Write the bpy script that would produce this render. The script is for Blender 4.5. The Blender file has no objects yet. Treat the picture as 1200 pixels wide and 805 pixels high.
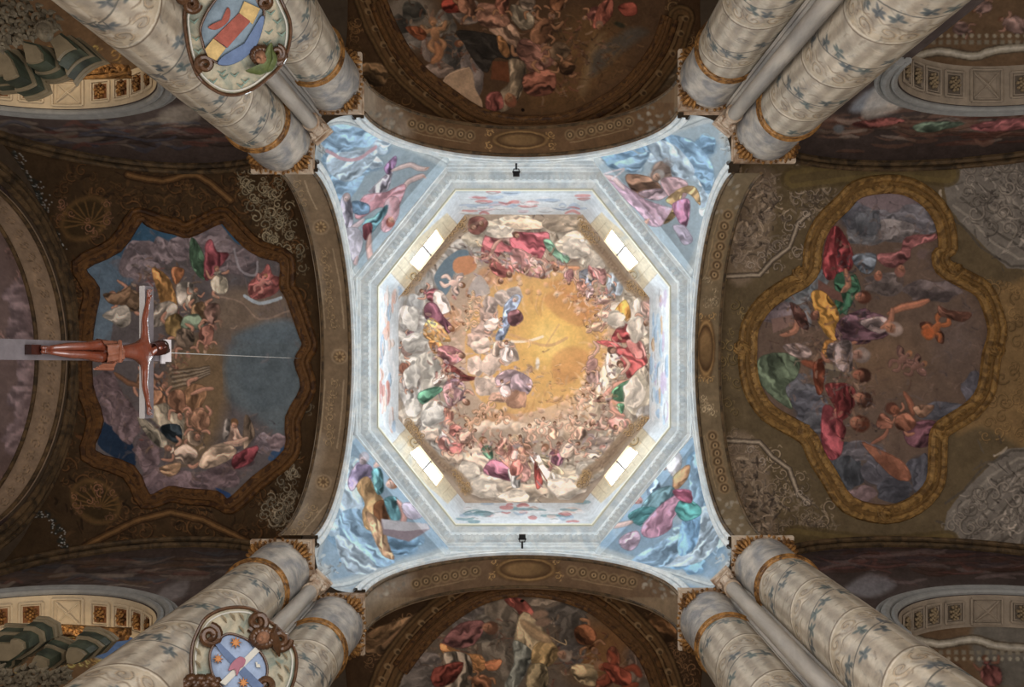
import bpy, bmesh, math, random
import numpy as np
from mathutils import Vector, Matrix
PI = math.pi
D = bpy.data
C = bpy.context.scene.collection
random.seed(7)

# ------------------------------------------------------------------ camera, world, lights
EYE = 1.6                       # the camera lies low over the floor and looks straight up
cam = D.cameras.new('camera'); cam_o = D.objects.new('camera', cam); C.objects.link(cam_o)
cam_o.location = (0, 0, EYE); cam_o.rotation_euler = (PI, 0, 0)
cam.sensor_width = 36.0; cam.lens = 30.0
cam.shift_x = -14.0/1200; cam.shift_y = 27.5/1200
cam.clip_start = 0.05; cam.clip_end = 200
sc = bpy.context.scene
sc.camera = cam_o
w = D.worlds.new('world'); sc.world = w; w.use_nodes = True
w.node_tree.nodes['Background'].inputs[0].default_value = (1.0, 0.90, 0.78, 1)
w.node_tree.nodes['Background'].inputs[1].default_value = 0.34
sc.view_settings.view_transform = 'Standard'
sc.view_settings.look = 'None'
sc.view_settings.exposure = 0.0
sc.view_settings.gamma = 1.0
sc.view_settings.use_curve_mapping = False
sc.cycles.max_bounces = 6; sc.cycles.diffuse_bounces = 4
sc.cycles.use_denoising = True

CY = -0.20                      # centre of the crossing lies a little off the camera
WIN = [(-1, -1), (1, -1), (-1, 1), (1, 1)]
for sx, sy in WIN:              # daylight through the four windows of the drum
    l = D.lights.new('window_daylight_and_fill', 'AREA'); l.shape = 'RECTANGLE'; l.size = 1.0; l.size_y = 1.5
    l.energy = 105; l.color = (0.86, 0.95, 1.0); l.spread = math.radians(135)
    o = D.objects.new('window_daylight_and_fill', l); C.objects.link(o)
    nx, ny = 0.777*sx, 0.629*sy
    o.location = (nx*3.0, CY+ny*3.0, EYE+19.6)
    o.rotation_euler = Vector((-nx, -ny, -0.95)).to_track_quat('-Z', 'Y').to_euler()
for sx, sy in WIN:              # fill lights added by the windows, aimed up to brighten the cupola
    l = D.lights.new('window_daylight_and_fill', 'AREA'); l.shape = 'RECTANGLE'; l.size = 1.0; l.size_y = 1.0
    l.energy = 11; l.color = (1.0, 0.97, 0.92); l.spread = math.radians(140)
    o = D.objects.new('window_daylight_and_fill', l); C.objects.link(o)
    nx, ny = 0.777*sx, 0.629*sy
    o.location = (nx*2.75, CY+ny*2.75, EYE+19.7)
    o.rotation_euler = Vector((-nx, -ny, 0.75)).to_track_quat('-Z', 'Y').to_euler()
# unseen fill lights added to brighten the crossing, cupola and columns
for (x, y, z, sx_, sy_, e, tgt, colr) in [
        (0, 0, 5.0, 5, 5, 520, (0, CY, 20), (0.97, 0.97, 0.97)),
        (10.5, 0, 6.5, 6, 3, 55, (-3, 0, 9), (0.95, 0.96, 1.0)),
        (-10.5, 0, 5.0, 6, 3, 140, (3, 0, 9), (1.0, 0.9, 0.8))]:
    l = D.lights.new('crossing_fill', 'AREA'); l.shape = 'RECTANGLE'; l.size = sx_; l.size_y = sy_
    l.energy = e; l.color = colr
    o = D.objects.new('crossing_fill', l); C.objects.link(o)
    o.location = (x, y, EYE+z)
    o.rotation_euler = (Vector(tgt)-Vector((x, y, z))).to_track_quat('-Z', 'Y').to_euler()

# ------------------------------------------------------------------ tags and mesh helpers
def tag(o, label=None, cat=None, group=None, kind=None):
    if label: o['label'] = label
    if cat: o['category'] = cat
    if group: o['group'] = group
    if kind: o['kind'] = kind
    return o
def struct(o, label=None):
    o['kind'] = 'structure'
    if label: o['label'] = label
    return o
def empty(name, loc, label=None, cat=None, group=None, rz=0):
    o = D.objects.new(name, None); C.objects.link(o)
    o.location = (loc[0], loc[1], loc[2]+EYE); o.rotation_euler = (0, 0, rz)
    o.empty_display_size = 0.2
    return tag(o, label, cat, group)
def parent_to(o, p):
    o.parent = p
    if p is None: return
    # vertices are written in scene coordinates (height above the eye): undo the parent's place
    def world_of(x): return x.matrix_basis.copy() if x.parent is None else world_of(x.parent) @ x.matrix_parent_inverse @ x.matrix_basis
    M = world_of(p)
    o.matrix_parent_inverse = M.inverted()
def link(name, me, mat, parent=None, smooth=False):
    o = D.objects.new(name, me); C.objects.link(o)
    if mat: me.materials.append(mat)
    if smooth: me.polygons.foreach_set('use_smooth', np.ones(len(me.polygons), bool))
    parent_to(o, parent)
    return o
def raw_mesh(name, V, F, mat, parent=None, smooth=False, local=False):
    V = np.asarray(V, float).copy()
    if not local: V[:, 2] += EYE
    me = D.meshes.new(name)
    if isinstance(F, np.ndarray):
        n, k = F.shape
        me.vertices.add(len(V)); me.vertices.foreach_set('co', V.ravel())
        me.loops.add(n*k); me.loops.foreach_set('vertex_index', F.ravel().astype(np.int32))
        me.polygons.add(n); me.polygons.foreach_set('loop_start', np.arange(0, n*k, k, dtype=np.int32))
        me.polygons.foreach_set('loop_total', np.full(n, k, np.int32))
        me.update(calc_edges=True)
    else:
        me.from_pydata([tuple(v) for v in V], [], F); me.update()
    return link(name, me, mat, parent, smooth)
def set_paint(o, cols):
    at = o.data.attributes.new('paint', 'FLOAT_COLOR', 'POINT')
    a = np.ones((len(cols), 4)); a[:, :3] = cols
    at.data.foreach_set('color', a.ravel())
def grid(name, P, mat, parent=None, canvas=None, closed=False, mask=None, smooth=True, gain=(1, 1, 1), local=False, uv=None, flip=False):
    """P (n,m,3) points; canvas sampled where the point stands; mask(n-1,m-1) keeps faces"""
    n, m, _ = P.shape
    idx = np.arange(n*m).reshape(n, m)
    a = idx[:-1]; b = idx[1:]
    if closed:
        F = np.stack([a, np.roll(a, -1, 1), np.roll(b, -1, 1), b], -1).reshape(-1, 4)
    else:
        F = np.stack([a[:, :-1], a[:, 1:], b[:, 1:], b[:, :-1]], -1)
        if mask is not None: F = F[mask]
        F = F.reshape(-1, 4)
    if flip: F = F[:, ::-1]
    V = P.reshape(-1, 3)
    UV = None if uv is None else uv.reshape(-1, 2)
    if mask is not None:
        used = np.unique(F); re = np.zeros(len(V), int); re[used] = np.arange(len(used))
        V = V[used]; F = re[F]
        if UV is not None: UV = UV[used]
    o = raw_mesh(name, V, np.ascontiguousarray(F), mat, parent, smooth, local)
    if canvas is not None:
        if UV is None: UV = np.stack([614+V[:, 0]/V[:, 2]*1000, 430+V[:, 1]/V[:, 2]*1000], -1)
        set_paint(o, canvas.sample(UV[:, 0], UV[:, 1])*np.array(gain))
    return o
def Wp(px, py, H): return np.array(((px-614)/1000*H, (py-430)/1000*H, H))
class MB:
    """collects shapes, then links them as one mesh"""
    def __init__(s): s.V = []; s.F = []
    def add(s, V, F):
        o = len(s.V); s.V += [tuple(v) for v in V]; s.F += [tuple(i+o for i in f) for f in F]; return s
    def box(s, c, sz, R=None):
        c = Vector(c); V = []
        for dx in (-.5, .5):
            for dy in (-.5, .5):
                for dz in (-.5, .5):
                    v = Vector((dx*sz[0], dy*sz[1], dz*sz[2]))
                    if R is not None: v = R @ v
                    V.append(c+v)
        return s.add(V, [(0, 1, 3, 2), (4, 6, 7, 5), (0, 4, 5, 1), (2, 3, 7, 6), (0, 2, 6, 4), (1, 5, 7, 3)])
    def tube(s, pts, r, n=8, closed=False, flat=None, cap=True):
        pts = [Vector(p) for p in pts]; N = len(pts)
        rr = r if hasattr(r, '__len__') else [r]*N
        V = []; up = None
        for i, p in enumerate(pts):
            if closed: t = pts[(i+1) % N]-pts[i-1]
            else: t = pts[min(i+1, N-1)]-pts[max(i-1, 0)]
            if t.length < 1e-9: t = Vector((0, 0, 1))
            t.normalize()
            if up is None: up = Vector((0, 0, 1)) if abs(t.z) < .9 else Vector((1, 0, 0))
            if flat is not None: up = Vector(flat)
            a = t.cross(up)
            if a.length < 1e-6: a = t.cross(Vector((1, 0.3, 0)))
            a.normalize(); b = a.cross(t); 
            if flat is None: up = b
            for k in range(n):
                th = 2*PI*k/n
                V.append(p+a*(rr[i]*math.cos(th))+b*(rr[i]*math.sin(th)))
        F = []
        for i in range(N if closed else N-1):
            j = (i+1) % N
            for k in range(n):
                F.append((i*n+k, i*n+(k+1) % n, j*n+(k+1) % n, j*n+k))
        if not closed and cap:
            F.append(tuple(range(n))[::-1]); F.append(tuple((N-1)*n+k for k in range(n)))
        return s.add(V, F)
    def lathe(s, prof, c=(0, 0, 0), n=32, R=None, cap=True):
        V = []
        for (r, z) in prof:
            for k in range(n):
                v = Vector((r*math.cos(2*PI*k/n), r*math.sin(2*PI*k/n), z))
                if R is not None: v = R @ v
                V.append(v+Vector(c))
        F = []
        for i in range(len(prof)-1):
            for k in range(n):
                F.append((i*n+k, i*n+(k+1) % n, (i+1)*n+(k+1) % n, (i+1)*n+k))
        if cap:
            F.append(tuple(range(n))[::-1]); F.append(tuple((len(prof)-1)*n+k for k in range(n)))
        return s.add(V, F)
    def ball(s, c, r, n=10, m=7, R=None):
        rx, ry, rz = r if hasattr(r, '__len__') else (r, r, r)
        V = []; F = []
        for i in range(m+1):
            ph = PI*i/m
            for k in range(n):
                th = 2*PI*k/n
                v = Vector((rx*math.sin(ph)*math.cos(th), ry*math.sin(ph)*math.sin(th), rz*math.cos(ph)))
                if R is not None: v = R @ v
                V.append(v+Vector(c))
        for i in range(m):
            for k in range(n):
                F.append((i*n+k, (i+1)*n+k, (i+1)*n+(k+1) % n, i*n+(k+1) % n))
        return s.add(V, F)
    def prism(s, poly, z0, z1):
        n = len(poly)
        V = [(x, y, z0) for x, y in poly]+[(x, y, z1) for x, y in poly]
        F = [tuple(range(n))[::-1], tuple(range(n, 2*n))]+[(i, (i+1) % n, n+(i+1) % n, n+i) for i in range(n)]
        return s.add(V, F)
    def build(s, name, mat, parent=None, smooth=True, local=False):
        o = raw_mesh(name, s.V, s.F, mat, parent, False, local)
        if smooth:
            o.data.polygons.foreach_set('use_smooth', np.ones(len(o.data.polygons), bool))
            try: o.data.set_sharp_from_angle(angle=0.7)
            except Exception: pass
        return o

# ------------------------------------------------------------------ materials
def rgb(c, k=1.0):
    return tuple((((v/255+.055)/1.055)**2.4 if v > 10 else v/255/12.92)*k for v in c)
MATS = {}
def mat(name, col=None, paint=False, var=.18, scale=6.0, rough=.75, metal=0.0, bump=.25, coat=0.0, emit=None, col2=None, spec=.3, bscale=None, stretch=None):
    if name in MATS: return MATS[name]
    m = D.materials.new(name); m.use_nodes = True; MATS[name] = m
    nt = m.node_tree; N = nt.nodes; L = nt.links
    b = N['Principled BSDF']
    b.inputs['Roughness'].default_value = rough; b.inputs['Metallic'].default_value = metal
    b.inputs['Specular IOR Level'].default_value = spec
    b.inputs['Coat Weight'].default_value = coat
    tc = N.new('ShaderNodeTexCoord')
    vec = tc.outputs['Object']
    if stretch:
        mp = N.new('ShaderNodeMapping'); mp.inputs['Scale'].default_value = stretch
        L.new(vec, mp.inputs['Vector']); vec = mp.outputs['Vector']
    nz = N.new('ShaderNodeTexNoise'); nz.inputs['Scale'].default_value = scale; nz.inputs['Detail'].default_value = 6; nz.inputs['Roughness'].default_value = .65
    L.new(vec, nz.inputs['Vector'])
    mr = N.new('ShaderNodeMapRange'); mr.inputs['From Min'].default_value = .3; mr.inputs['From Max'].default_value = .7
    mr.inputs['To Min'].default_value = 1-var; mr.inputs['To Max'].default_value = 1+var*.6
    L.new(nz.outputs['Fac'], mr.inputs['Value'])
    mx = N.new('ShaderNodeMix'); mx.data_type = 'RGBA'; mx.blend_type = 'MULTIPLY'; mx.inputs['Factor'].default_value = 1
    L.new(mr.outputs['Result'], mx.inputs['B'])
    if paint:
        at = N.new('ShaderNodeAttribute'); at.attribute_name = 'paint'
        L.new(at.outputs['Color'], mx.inputs['A'])
    elif col2 is not None:
        n2 = N.new('ShaderNodeTexNoise'); n2.inputs['Scale'].default_value = scale*.45; n2.inputs['Detail'].default_value = 5; n2.inputs['Distortion'].default_value = 1.5
        L.new(vec, n2.inputs['Vector'])
        cr = N.new('ShaderNodeValToRGB'); cr.color_ramp.elements[0].position = .4; cr.color_ramp.elements[1].position = .62
        cr.color_ramp.elements[0].color = (*col, 1); cr.color_ramp.elements[1].color = (*col2, 1)
        L.new(n2.outputs['Fac'], cr.inputs['Fac']); L.new(cr.outputs['Color'], mx.inputs['A'])
    else:
        mx.inputs['A'].default_value = (*col, 1)
    L.new(mx.outputs['Result'], b.inputs['Base Color'])
    if bump:
        nb = N.new('ShaderNodeTexNoise'); nb.inputs['Scale'].default_value = bscale or scale*4; nb.inputs['Detail'].default_value = 4
        L.new(vec, nb.inputs['Vector'])
        bp = N.new('ShaderNodeBump'); bp.inputs['Strength'].default_value = bump; bp.inputs['Distance'].default_value = .02
        L.new(nb.outputs['Fac'], bp.inputs['Height']); L.new(bp.outputs['Normal'], b.inputs['Normal'])
    if emit:
        b.inputs['Emission Color'].default_value = (*emit[0], 1); b.inputs['Emission Strength'].default_value = emit[1]
    return m

# ------------------------------------------------------------------ fresco painting: pigment laid on with brushes
rng = np.random.default_rng(11)
def vnoise(h, w_, cell, seed, octv=3):
    r = np.random.default_rng(seed); out = np.zeros((h, w_)); amp = 1; tot = 0
    for k in range(octv):
        cc = max(1.5, cell/2**k)
        g = r.random((int(h/cc)+3, int(w_/cc)+3))
        y = np.arange(h)/cc; x = np.arange(w_)/cc
        yi = y.astype(int); xi = x.astype(int); fy = (y-yi); fx = (x-xi)
        fy = (fy*fy*(3-2*fy))[:, None]; fx = (fx*fx*(3-2*fx))[None]
        a = g[yi][:, xi]; b = g[yi][:, xi+1]; c = g[yi+1][:, xi]; d = g[yi+1][:, xi+1]
        out += amp*((a*(1-fx)+b*fx)*(1-fy)+(c*(1-fx)+d*fx)*fy); tot += amp; amp *= .55
    return out/tot-.5
TAB = np.random.default_rng(99).random((128, 128))
def n2(x, y):
    xi = np.floor(x).astype(int); yi = np.floor(y).astype(int); fx = x-xi; fy = y-yi
    fx = fx*fx*(3-2*fx); fy = fy*fy*(3-2*fy); a = lambda i, j: TAB[(yi+i) % 128, (xi+j) % 128]
    return (a(0, 0)*(1-fx)+a(0, 1)*fx)*(1-fy)+(a(1, 0)*(1-fx)+a(1, 1)*fx)*fy
def smooth_pts(P, closed=True, k=5):
    P = np.asarray(P, float); n = len(P); out = []
    for i in range(n if closed else n-1):
        if closed: p0, p1, p2, p3 = P[i-1], P[i], P[(i+1) % n], P[(i+2) % n]
        else: p0, p1, p2, p3 = P[max(i-1, 0)], P[i], P[i+1], P[min(i+2, n-1)]
        for j in range(k):
            t = j/k
            out.append(.5*((2*p1)+(-p0+p2)*t+(2*p0-5*p1+4*p2-p3)*t*t+(-p0+3*p1-3*p2+p3)*t**3))
    if not closed: out.append(P[-1])
    return np.array(out)
def inside(P, X, Y):
    ins = np.zeros(np.broadcast(X, Y).shape, bool); n = len(P)
    for i in range(n):
        x1, y1 = P[i]; x2, y2 = P[(i+1) % n]
        if y1 == y2: continue
        c = ((Y >= min(y1, y2)) & (Y < max(y1, y2))) & (X < (Y-y1)/(y2-y1)*(x2-x1)+x1)
        ins ^= c
    return ins
def dist_poly(P, X, Y, closed=True):
    d = np.full(np.broadcast(X, Y).shape, 1e9); T = np.zeros_like(d); n = len(P)
    for i in range(n if closed else n-1):
        x1, y1 = P[i]; x2, y2 = P[(i+1) % n]; dx, dy = x2-x1, y2-y1
        L2 = dx*dx+dy*dy+1e-9
        t = np.clip(((X-x1)*dx+(Y-y1)*dy)/L2, 0, 1)
        dd = (X-x1-t*dx)**2+(Y-y1-t*dy)**2
        m = dd < d; d = np.where(m, dd, d); T = np.where(m, (i+t)/n, T)
    return np.sqrt(d), T
def mul(c, k): return tuple(min(255, v*k) for v in c)
def mixc(a, b, t): return tuple(x*(1-t)+y*t for x, y in zip(a, b))
class Canvas:
    def __init__(s, x0, y0, x1, y1, base, S=2.0, seed=1, warp=1.2, mottle=.10):
        s.x0, s.y0, s.S, s.seed, s.warp, s.mottle = x0, y0, S, seed, warp, mottle
        s.w = int((x1-x0)*S); s.h = int((y1-y0)*S)
        s.a = np.ones((s.h, s.w, 3))*np.array(base, float); s.r = np.random.default_rng(seed); s.clip = None; s.sat = .84
    def box(s, xa, ya, xb, yb):
        i0 = max(0, int((ya-s.y0)*s.S)); i1 = min(s.h, int((yb-s.y0)*s.S)+2)
        j0 = max(0, int((xa-s.x0)*s.S)); j1 = min(s.w, int((xb-s.x0)*s.S)+2)
        if i1 <= i0 or j1 <= j0: return None
        Y = (np.arange(i0, i1)/s.S+s.y0)[:, None]; X = (np.arange(j0, j1)/s.S+s.x0)[None]
        return (slice(i0, i1), slice(j0, j1)), X, Y
    def put(s, sl, m, col):
        if s.clip is not None: m = m*s.clip[sl]
        m = m[..., None]; s.a[sl] = s.a[sl]*(1-m)+np.asarray(col, float)*m
    def ell(s, x, y, rx, ry=None, ang=0, col=(0, 0, 0), soft=.3, al=1.0, shade=0.0, ld=(-.6, -.8)):
        ry = ry or rx; R = max(rx, ry)*1.05
        b = s.box(x-R, y-R, x+R, y+R)
        if b is None: return
        sl, X, Y = b; a = math.radians(ang); dx, dy = X-x, Y-y
        u = (dx*math.cos(a)+dy*math.sin(a))/rx; v = (-dx*math.sin(a)+dy*math.cos(a))/ry
        d = np.sqrt(u*u+v*v); m = np.clip((1-d)/soft, 0, 1)*al
        if shade:
            f = 1+shade*((dx*ld[0]+dy*ld[1])/R)
            s.put(sl, m, np.clip(np.asarray(col, float)[None, None]*f[..., None], 0, 255))
        else: s.put(sl, m, col)
    def poly(s, pts, col, al=1.0, sm=True, feather=.7, k=4):
        P = smooth_pts(pts, True, k) if sm else np.asarray(pts, float)
        b = s.box(P[:, 0].min()-1, P[:, 1].min()-1, P[:, 0].max()+1, P[:, 1].max()+1)
        if b is None: return None
        sl, X, Y = b
        ins = inside(P, X, Y); d, _ = dist_poly(P, X, Y)
        m = np.clip(np.where(ins, d, -d)/feather*.5+.5, 0, 1)
        s.put(sl, m*al, col); return sl, X, Y, m
    def stroke(s, pts, w, col, al=1.0, soft=.5, sm=True, closed=False, taper=False, mask=None, k=5):
        P = smooth_pts(pts, closed, k) if (sm and len(pts) > 2) else np.asarray(pts, float)
        b = s.box(P[:, 0].min()-w, P[:, 1].min()-w, P[:, 0].max()+w, P[:, 1].max()+w)
        if b is None: return
        sl, X, Y = b; d, T = dist_poly(P, X, Y, closed)
        ww = w/2*(np.sqrt(np.clip(4*T*(1-T), 0.02, 1)) if taper else 1)
        m = np.clip((ww-d)/(max(.35, w*soft*.5))+.5, 0, 1)*al
        if mask is not None:
            full = np.zeros((s.h, s.w)); full[mask[0]] = mask[1]; m = m*full[sl]
        s.put(sl, m, col)
    # ---- things a fresco painter paints
    def drape(s, pts, col, n=6, con=.5, line=True):
        r = s.poly(pts, col)
        if r is None: return
        sl, X, Y, m = r; P = np.asarray(pts, float); c = P.mean(0); Q = P-c
        ww, vv = np.linalg.eigh(Q.T@Q); ax = vv[:, 1]; pr = vv[:, 0]
        L = (Q@ax).max()-(Q@ax).min(); W = (Q@pr).max()-(Q@pr).min()
        u = (X-c[0])*ax[0]+(Y-c[1])*ax[1]; v = (X-c[0])*pr[0]+(Y-c[1])*pr[1]
        sgn = 1 if (pr[0]*-.6+pr[1]*-.8) > 0 else -1
        q = s.r.random(8)*6.28; W = max(W, 1); L = max(L, 1); n = max(2.0, min(n, W/3.0))
        uu = u/L; vv_ = v/W
        bend = v+.22*L*np.sin(uu*2.6+q[0])*(.4+uu)+1.6*(n2(X/5+q[1]*9, Y/5+q[2]*9)-.5)*4
        cell = max(1.9, min(W/n*1.15, 4.2))
        a1 = n2(u/(cell*4.5)+q[3]*20, bend/cell+q[4]*20); a2 = n2(u/(cell*2.2)+q[5]*20, bend/(cell*.55)+q[6]*20)
        rid = 1-np.abs(a1*2-1)*2
        wv = np.clip((a1-.5)*3.0+(a2-.5)*1.1-.35*np.clip(rid-.55, 0, 1)*2, -1.2, 1.2)
        f = 1+con*.78*wv+con*.7*sgn*v/W
        a = s.a[sl]; f = np.clip(f, .34, 1.6)[..., None]; cc = np.asarray(col, float); base = np.where(f > 1, cc*(1+(f-1)*.9)+14*(f-1), cc*f)
        s.put(sl, m, np.clip(base, 0, 250))
        if line: s.stroke(np.asarray(pts, float)+.35*sgn*-pr, .9, mul(col, .5), .38, closed=True)
    def limb(s, pts, w0, col=(200, 150, 130)):
        s.stroke(pts, w0*1.15+1.0, mul(col, .5), .6, taper=True); s.stroke(pts, w0*1.15, col, .9, taper=True)
        P = np.asarray(pts, float)-np.array((.25, .35))*w0*.5
        s.stroke(P, w0*.45, mul(col, 1.2), .55, taper=True)
    def head(s, x, y, r, skin=(205, 155, 130), hair=(110, 75, 55), ang=-90):
        a = math.radians(ang)
        s.ell(x+math.cos(a)*r*.25, y+math.sin(a)*r*.25, r*1.12, r*1.0, ang, hair, .25)
        s.ell(x-math.cos(a)*r*.25, y-math.sin(a)*r*.25, r*.8, r*.68, ang, skin, .3, 1, .3)
        fx, fy = x-math.cos(a)*r*.25, y-math.sin(a)*r*.25; px_, py_ = -math.sin(a), math.cos(a)
        s.ell(fx+.35*r, fy+.35*r, r*.5, r*.42, ang, mul(skin, .6), .8, .7)
        s.stroke([(fx+px_*r*.42+math.cos(a)*r*.1, fy+py_*r*.42+math.sin(a)*r*.1), (fx-px_*r*.3+math.cos(a)*r*.1, fy-py_*r*.3+math.sin(a)*r*.1)], max(.6, r*.16), mul(skin, .5), .6, taper=True)
        s.stroke([(fx, fy), (fx-math.cos(a)*r*.45, fy-math.sin(a)*r*.45)], max(.5, r*.14), mul(skin, .62), .5, taper=True)
        s.ell(x+math.cos(a)*r*.5+.2*r, y+math.sin(a)*r*.5, r*.7, r*.6, ang, mul(hair, 1.25), .7, .5)
    def puffs(s, x, y, rx, ry=None, col=(160, 155, 150), n=7, ang=0, con=.28, ld=(-.5, -.8), al=.92):
        ry = ry or rx; a = math.radians(ang)
        s.ell(x, y, rx, ry, ang, mul(col, .8), .35, al)
        th = np.linspace(0, 2*PI, 12, endpoint=False)+s.r.random(); wob = 1+.16*s.r.normal(size=12)
        pts = [(x+rx*.95*w_*math.cos(t)*math.cos(a)-ry*.95*w_*math.sin(t)*math.sin(a), y+rx*.95*w_*math.cos(t)*math.sin(a)+ry*.95*w_*math.sin(t)*math.cos(a)) for t, w_ in zip(th, np.clip(wob, .7, 1.2))]
        s.drape(pts, mul(col, 1.04), 2, .3, False)
        for i in range(max(2, n//2)):
            t = s.r.random()*2*PI; q = .15+.8*s.r.random()
            u, v = math.cos(t)*rx*q, math.sin(t)*ry*q
            rr = min(rx, ry)*(.22+.42*s.r.random()); c = mul(col, .82+.32*s.r.random())
            X, Y = x+u*math.cos(a)-v*math.sin(a), y+u*math.sin(a)+v*math.cos(a)
            s.ell(X, Y, rr*1.15, rr, s.r.random()*180, c, .7, .45, con, ld)
            t0 = s.r.random()*2
            arc = [(X+rr*.95*math.cos(q2), Y+rr*.9*math.sin(q2)) for q2 in np.linspace(t0+2.5, t0+4.6, 5)]
            s.stroke(arc, max(.7, rr*.16), mul(c, 1.2), .35, taper=True)
            arc = [(X+rr*.95*math.cos(q2), Y+rr*.9*math.sin(q2)) for q2 in np.linspace(t0, t0+1.8, 5)]
            s.stroke(arc, max(.7, rr*.12), mul(c, .7), .4, taper=True)
    def person(s, x, y, ang, L, robe, skin=(205, 155, 130), hair=(110, 75, 55), arm=None, robe2=None):
        """seated or flying draped figure, head towards ang (degrees, picture down = +90), L long"""
        a = math.radians(ang); ux, uy = math.cos(a), math.sin(a); vx, vy = -uy, ux
        T = lambda p, q: (x+ux*p*L+vx*q*L, y+uy*p*L+vy*q*L)
        f = 1 if s.r.random() > .5 else -1
        s.ell(*T(-.1, .12), L*.5, L*.3, ang, mul(robe, .35), .9, .55)
        s.limb([T(-.2, .1*f), T(-.45, .3*f), T(-.62, .12*f)], L*.09, skin)
        s.drape([T(-.5, -.12*f), T(-.42, .2*f), T(-.1, .32*f), T(.1, .2*f), T(.25, .12), T(.25, -.14), T(0, -.24*f), T(-.3, -.26*f)], robe, 5)
        if robe2: s.drape([T(-.45, -.2*f), T(-.2, .15*f), T(.05, .05*f), T(-.05, -.28*f), T(-.3, -.36*f)], robe2, 4)
        for q in ((.16, -1), (.16, 1)) if arm is None else arm:
            s.limb([T(.18, .12*q[1]), T(.1+.1*s.r.random(), .3*q[1]), T(.2+.25*s.r.random(), .38*q[1])], L*.075, skin)
        s.head(*T(.36, .02*f), L*.105, skin, hair, ang)
    def putto(s, x, y, ang, L, skin=(205, 150, 125), wing=(170, 140, 135), hair=(120, 80, 50)):
        a = math.radians(ang); ux, uy = math.cos(a), math.sin(a); vx, vy = -uy, ux
        T = lambda p, q: (x+ux*p*L+vx*q*L, y+uy*p*L+vy*q*L)
        for f in (-1, 1):
            s.drape([T(.15, .05*f), T(.4, .35*f), T(.3, .6*f), T(.05, .4*f), T(0, .15*f)], wing, 3)
            s.limb([T(.2, .1*f), T(.15, .3*f), T(.35, .42*f)], L*.13, skin)
            s.limb([T(-.15, .08*f), T(-.38, .25*f), T(-.6, .12*f)], L*.16, skin)
        s.ell(*T(.02, 0), L*.3, L*.18, ang, skin, .25, 1, .3)
        s.head(*T(.42, 0), L*.16, skin, hair, ang)
    def bustle(s, path, wid, n, pal, L_=7, al=.6):
        """quick small strokes that stand for far figures, folds and wings"""
        P = smooth_pts(path, False, 8)
        for k in range(n):
            p = P[int(s.r.random()*len(P))]+s.r.normal(size=2)*wid; a = s.r.random()*6.28; l = L_*(.4+s.r.random()); b = s.r.normal()*.5
            col = mul(pal[int(s.r.random()*len(pal))], .8+.4*s.r.random())
            Q = [p, p+np.array((math.cos(a), math.sin(a)))*l*.5, p+np.array((math.cos(a), math.sin(a)))*l*.5+np.array((math.cos(a+b), math.sin(a+b)))*l*.5]
            s.stroke(Q, 1.2+2.6*s.r.random(), col, al, taper=True, k=3)
            if s.r.random() > .55: s.stroke(np.array(Q)+.9, .8, mul(col, .5), al*.8, taper=True, k=3)
            if s.r.random() > .8: s.ell(p[0], p[1], 2, 1.7, 0, mul(col, 1.1), .4, al); s.ell(p[0]-.5, p[1]-1, 1.8, 1.2, 0, mul(col, .5), .5, al)
    def scroll(s, x, y, r, col, lo=.55, hi=1.5, turn=None, al=.75):
        d = 1 if s.r.random() > .5 else -1; t0 = s.r.random()*6.3 if turn is None else turn
        P = [(x+r*(1-q)*math.cos(t0+d*q*8), y+r*(1-q)*math.sin(t0+d*q*8)) for q in np.linspace(0, .85, 12)]
        s.stroke(P, r*.30, mul(col, lo), al, k=2); s.stroke(np.array(P)-r*.06, r*.15, mul(col, hi), al, k=2)
        for q in range(3):
            t = t0+d*(.6+q*1.1); X, Y = x+r*math.cos(t), y+r*math.sin(t)
            s.stroke([(X, Y), (X+r*.4*math.cos(t+d*.5), Y+r*.4*math.sin(t+d*.5)), (X+r*.55*math.cos(t+d*1.4), Y+r*.55*math.sin(t+d*1.4))], r*.16, mul(col, hi*.9), al*.8, taper=True, k=3)
    def ornament(s, poly, col, n, r0, r1, lo=.6, hi=1.5, al=.7):
        P = np.asarray(poly, float); mn, mx = P.min(0), P.max(0); k = 0; t = 0
        while k < n and t < n*30:
            t += 1; p = mn+s.r.random(2)*(mx-mn)
            if inside(P, np.array([[p[0]]]), np.array([[p[1]]]))[0, 0]:
                s.scroll(p[0], p[1], r0+(r1-r0)*s.r.random(), mul(col, .8+.4*s.r.random()), lo, hi, al=al); k += 1
    def bands(s, pts, ws, cols, closed=False, sm=True, al=1.0):
        for w_, c in zip(ws, cols): s.stroke(pts, w_, c, al, .15, sm, closed, k=3)
    def sample(s, px, py):
        S = s.S
        if not hasattr(s, 'cache'):
            n1 = vnoise(s.h, s.w, 7*S, s.seed+5, 4); n2 = vnoise(s.h, s.w, 7*S, s.seed+6, 4)
            n3 = vnoise(s.h, s.w, 12*S, s.seed+7, 5); n4 = vnoise(s.h, s.w, 2.0*S, s.seed+8, 2)
            g_ = s.a.mean(-1, keepdims=True); img = (g_+(s.a-g_)*s.sat)*(1+s.mottle*2.2*n3+s.mottle*1.4*n4)[..., None]
            s.cache = (n1, n2, np.where(img > 10, ((np.clip(img, 0, 255)/255+.055)/1.055)**2.4, np.clip(img, 0, 255)/255/12.92))
        n1, n2, lin = s.cache
        x = np.clip((np.asarray(px)-s.x0)*S, 0, s.w-2.001); y = np.clip((np.asarray(py)-s.y0)*S, 0, s.h-2.001)
        xi = x.astype(int); yi = y.astype(int)
        x = np.clip(x+n1[yi, xi]*s.warp*2*S, 0, s.w-2.001); y = np.clip(y+n2[yi, xi]*s.warp*2*S, 0, s.h-2.001)
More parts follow.
